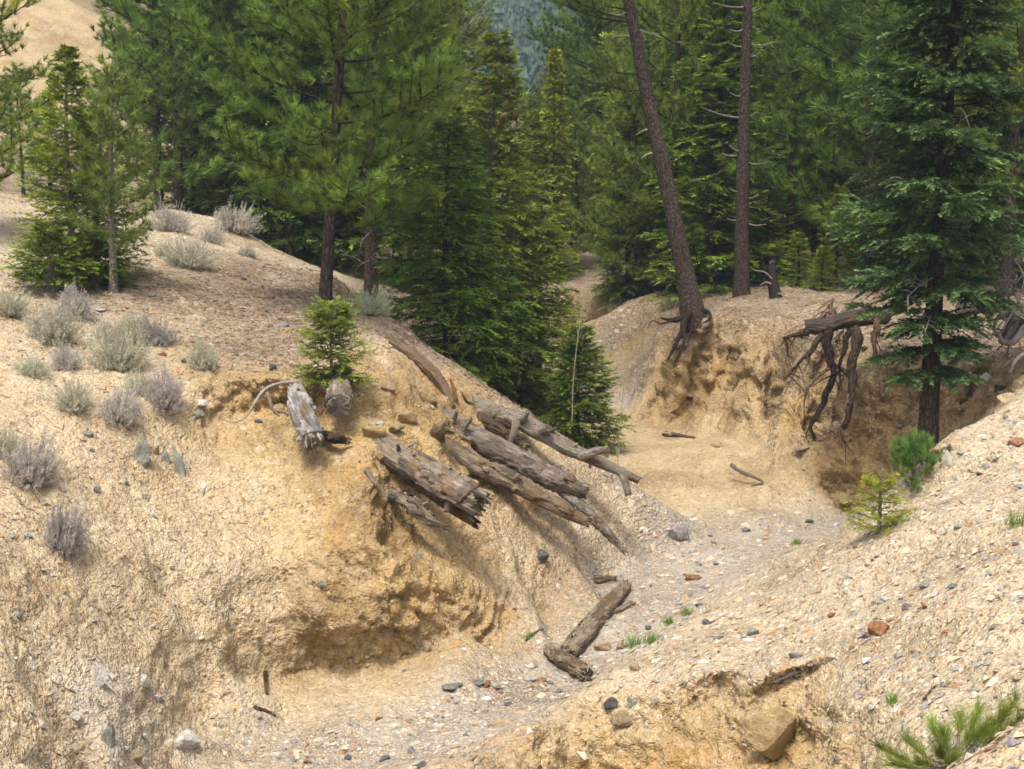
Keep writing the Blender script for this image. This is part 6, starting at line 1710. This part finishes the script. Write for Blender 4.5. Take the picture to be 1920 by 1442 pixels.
LM = [(1110, 1180, "the long wash log"), (1065, 1255, "the short wash log"), (870, 1285, "the flat grey slabs"), (1298, 1085, "the rust-orange flat stone"), (1271, 1003, "the wash bend boulder"), (497, 1335, "the dark stick"),
      (1192, 1200, "the brightest grass tuft"), (793, 1437, "the bottom edge stone"), (945, 1360, "the flat ochre slab"), (650, 1240, "the undercut ledge"), (1550, 985, "the near cliff's foot"), (1650, 1185, "the angular brown rock"),
      (1648, 985, "the yellow-green sapling"), (1167, 1320, "the two ridge stones"), (1350, 1196, "the white flat stone"), (1494, 1232, "the purplish grey stone"), (1800, 1360, "the pine seedling"), (1798, 985, "the flat grey-green stone"),
      (1746, 824, "the reddish boulder"), (1905, 832, "the orange-tan block"), (1662, 1124, "the white flat slab"), (1788, 1102, "the blue-grey flat stone"), (1400, 1262, "the cut bank's lip"), (1908, 985, "the edge seedling tuft"),
      (262, 862, "the pale grey boulder"), (118, 1000, "the lone lavender-grey sagebrush"), (55, 880, "the drooping sagebrush"), (165, 816, "the grey-green rock cube"), (180, 921, "the blue-grey slope stone"), (180, 1275, "the white outcrop block"),
      (420, 740, "the left bank's edge"), (575, 780, "the white hanging log"), (160, 540, "the young fir cluster"), (612, 570, "the bushy pine's trunk"), (382, 680, "the lone grey-green sagebrush"), (528, 612, "the slate-grey flat stone"),
      (308, 750, "the round lavender-grey sagebrush"), (100, 620, "the upper sagebrush row"), (380, 440, "the crest pair of sagebrush"), (622, 690, "the bright fir sapling"), (700, 1390, "the wash bottom"), (330, 1130, "the bare slope middle")]
def beside(p):
    q = min(LM, key=lambda z: math.hypot(z[0] - p[0], z[1] - p[1]))
    dx, dy = p[0] - q[0], p[1] - q[1]
    dist = math.hypot(dx, dy)
    far = "just" if dist < 45 else ("" if dist < 110 else "some way")
    if abs(dx) > 2 * abs(dy):
        w_ = "left of" if dx < 0 else "right of"
    elif abs(dy) > 2 * abs(dx):
        w_ = "above" if dy < 0 else "below"
    else:
        w_ = ("above and " if dy < 0 else "below and ") + ("left of" if dx < 0 else "right of")
    return f"{far} {w_} {q[2]}".strip()
for where, grp, n, poly, (s0, s1), kinds in ZONES:
    xs, ys = [p[0] for p in poly], [p[1] for p in poly]
    k = 0
    while k < n:
        p = (random.uniform(min(xs), max(xs)), random.uniform(min(ys), max(ys)))
        if not inside(p, poly):
            continue
        loc, nor = hit(*p)
        kd = random.choice(kinds)
        s = (s0 + (s1 - s0) * random.random() ** 2.2) / 2 / FPX * loc.y
        o = link("loose_stone", random.choice(PEB[kd]))
        o.scale = (s * random.uniform(.8, 1.3), s * random.uniform(.7, 1.1), s * random.uniform(.7, 1.1))
        o.rotation_euler = (random.uniform(-.4, .4), random.uniform(-.4, .4), random.uniform(0, 6.28))
        o.location = loc + nor * s * 0.18
        tag(o, f"small {COLNAME[kd]} loose stone {beside(p)}", "stone", grp)
        k += 1

# gravel and crumbs of clay too many to count
def litter(name, n, weight, smin, smax, cols, seed, sinkf=0.2, power=2.5, flat=.65):
    rg = np.random.default_rng(seed)
    vis = (np.abs(tx / np.maximum(rows_y, .1)) < 0.40) & (rows_y < 34)
    p = (weight * vis).ravel()
    idx = rg.choice(len(p), n, p=p / p.sum())
    c = fl[idx] + rg.normal(size=(n, 3)) * 0.006
    no = nf[idx]
    s = smin + (smax - smin) * rg.random(n) ** power
    base = nrm(np.array([(1, 0, 0), (-1, 0, 0), (0, 1, 0), (0, -1, 0), (0, 0, 1), (0, 0, -1)], float))
    tri_ = np.array([(0, 2, 4), (2, 1, 4), (1, 3, 4), (3, 0, 4), (2, 0, 5), (1, 2, 5), (3, 1, 5), (0, 3, 5)])
    v = base[None] * (0.65 + 0.7 * rg.random((n, 6, 1))) + rg.normal(size=(n, 6, 3)) * .16
    v[..., 0] *= (0.9 + .7 * rg.random((n, 1)))
    v[..., 2] *= flat
    a = rg.random(n) * 6.28
    u, w2 = perp(nrm(no))
    e1 = u * np.cos(a)[:, None] + w2 * np.sin(a)[:, None]
    e2 = np.cross(nrm(no), e1)
    wv = c[:, None] + s[:, None, None] * (v[..., 0:1] * e1[:, None] + v[..., 1:2] * e2[:, None] + v[..., 2:3] * nrm(no)[:, None]) + (no * (s * (0.5 - sinkf) * .6)[:, None])[:, None]
    f = (tri_[None] + (np.arange(n) * 6)[:, None, None]).reshape(-1, 3)
    cc = np.array(cols)[rg.integers(0, len(cols), n)] * (0.7 + .4 * rg.random((n, 1)))
    m = MB()
    m.add(wv.reshape(-1, 3), f, 0, np.repeat(cc, 6, 0))
    o = m.build(name, M_PEB)
    o["kind"] = "stuff"
M_PEB = mat_tint("pebbles", .9, 45)
Wc = {k: w[..., CI[k]] for k in CLS}
litter("gravel", 26000, Wc['g'] + .9 * Wc['w'] + .12 * Wc['s'] + .15 * Wc['p'], .005, .034, [(.50, .42, .30), (.56, .48, .36), (.50, .41, .28), (.33, .31, .29), (.27, .25, .25), (.42, .27, .15), (.60, .55, .46), (.52, .42, .27), (.46, .38, .27)], 1, .3, 4.2)
litter("clay_crumbs", 9000, (Wc['o'] + .7 * Wc['a'] + .35 * Wc['s']) * (.5 + steep), 
       .005, .022, [(.39, .275, .13), (.42, .305, .155), (.37, .26, .12), (.44, .34, .20)], 2, .35, 4.0, .75)
litter("forest_litter", 7000, Wc['l'], .008, .03, [(.17, .12, .08), (.26, .19, .12), (.36, .28, .19), (.12, .09, .065)], 3, .2, 2, .3)

def needle_litter(n, seed):
    """Fallen needles and bits of twig on the forest soil."""
    rg = np.random.default_rng(seed)
    vis = (np.abs(tx / np.maximum(rows_y, .1)) < 0.40) & (rows_y < 30)
    p = ((Wc['l'] + .10 * Wc['s'] + .05 * Wc['g']) * vis).ravel()
    idx = rg.choice(len(p), n, p=p / p.sum())
    no = nrm(nf[idx])
    u, v = perp(no)
    an = rg.random(n) * 6.28
    dd = u * np.cos(an)[:, None] + v * np.sin(an)[:, None] + no * (.1 * rg.normal(size=n))[:, None]
    m = MB()
    cc = np.array([(.20, .12, .06), (.28, .19, .11), (.12, .085, .06), (.33, .27, .20)])[rg.integers(0, 4, n)]
    blades(m, fl[idx] + no * .008, dd, .05 + .13 * rg.random(n) ** 3, .008 + .008 * rg.random(n), 0, cc, rg)
    o = m.build("needle_litter", M_PEB)
    o["kind"] = "stuff"
needle_litter(26000, 9)
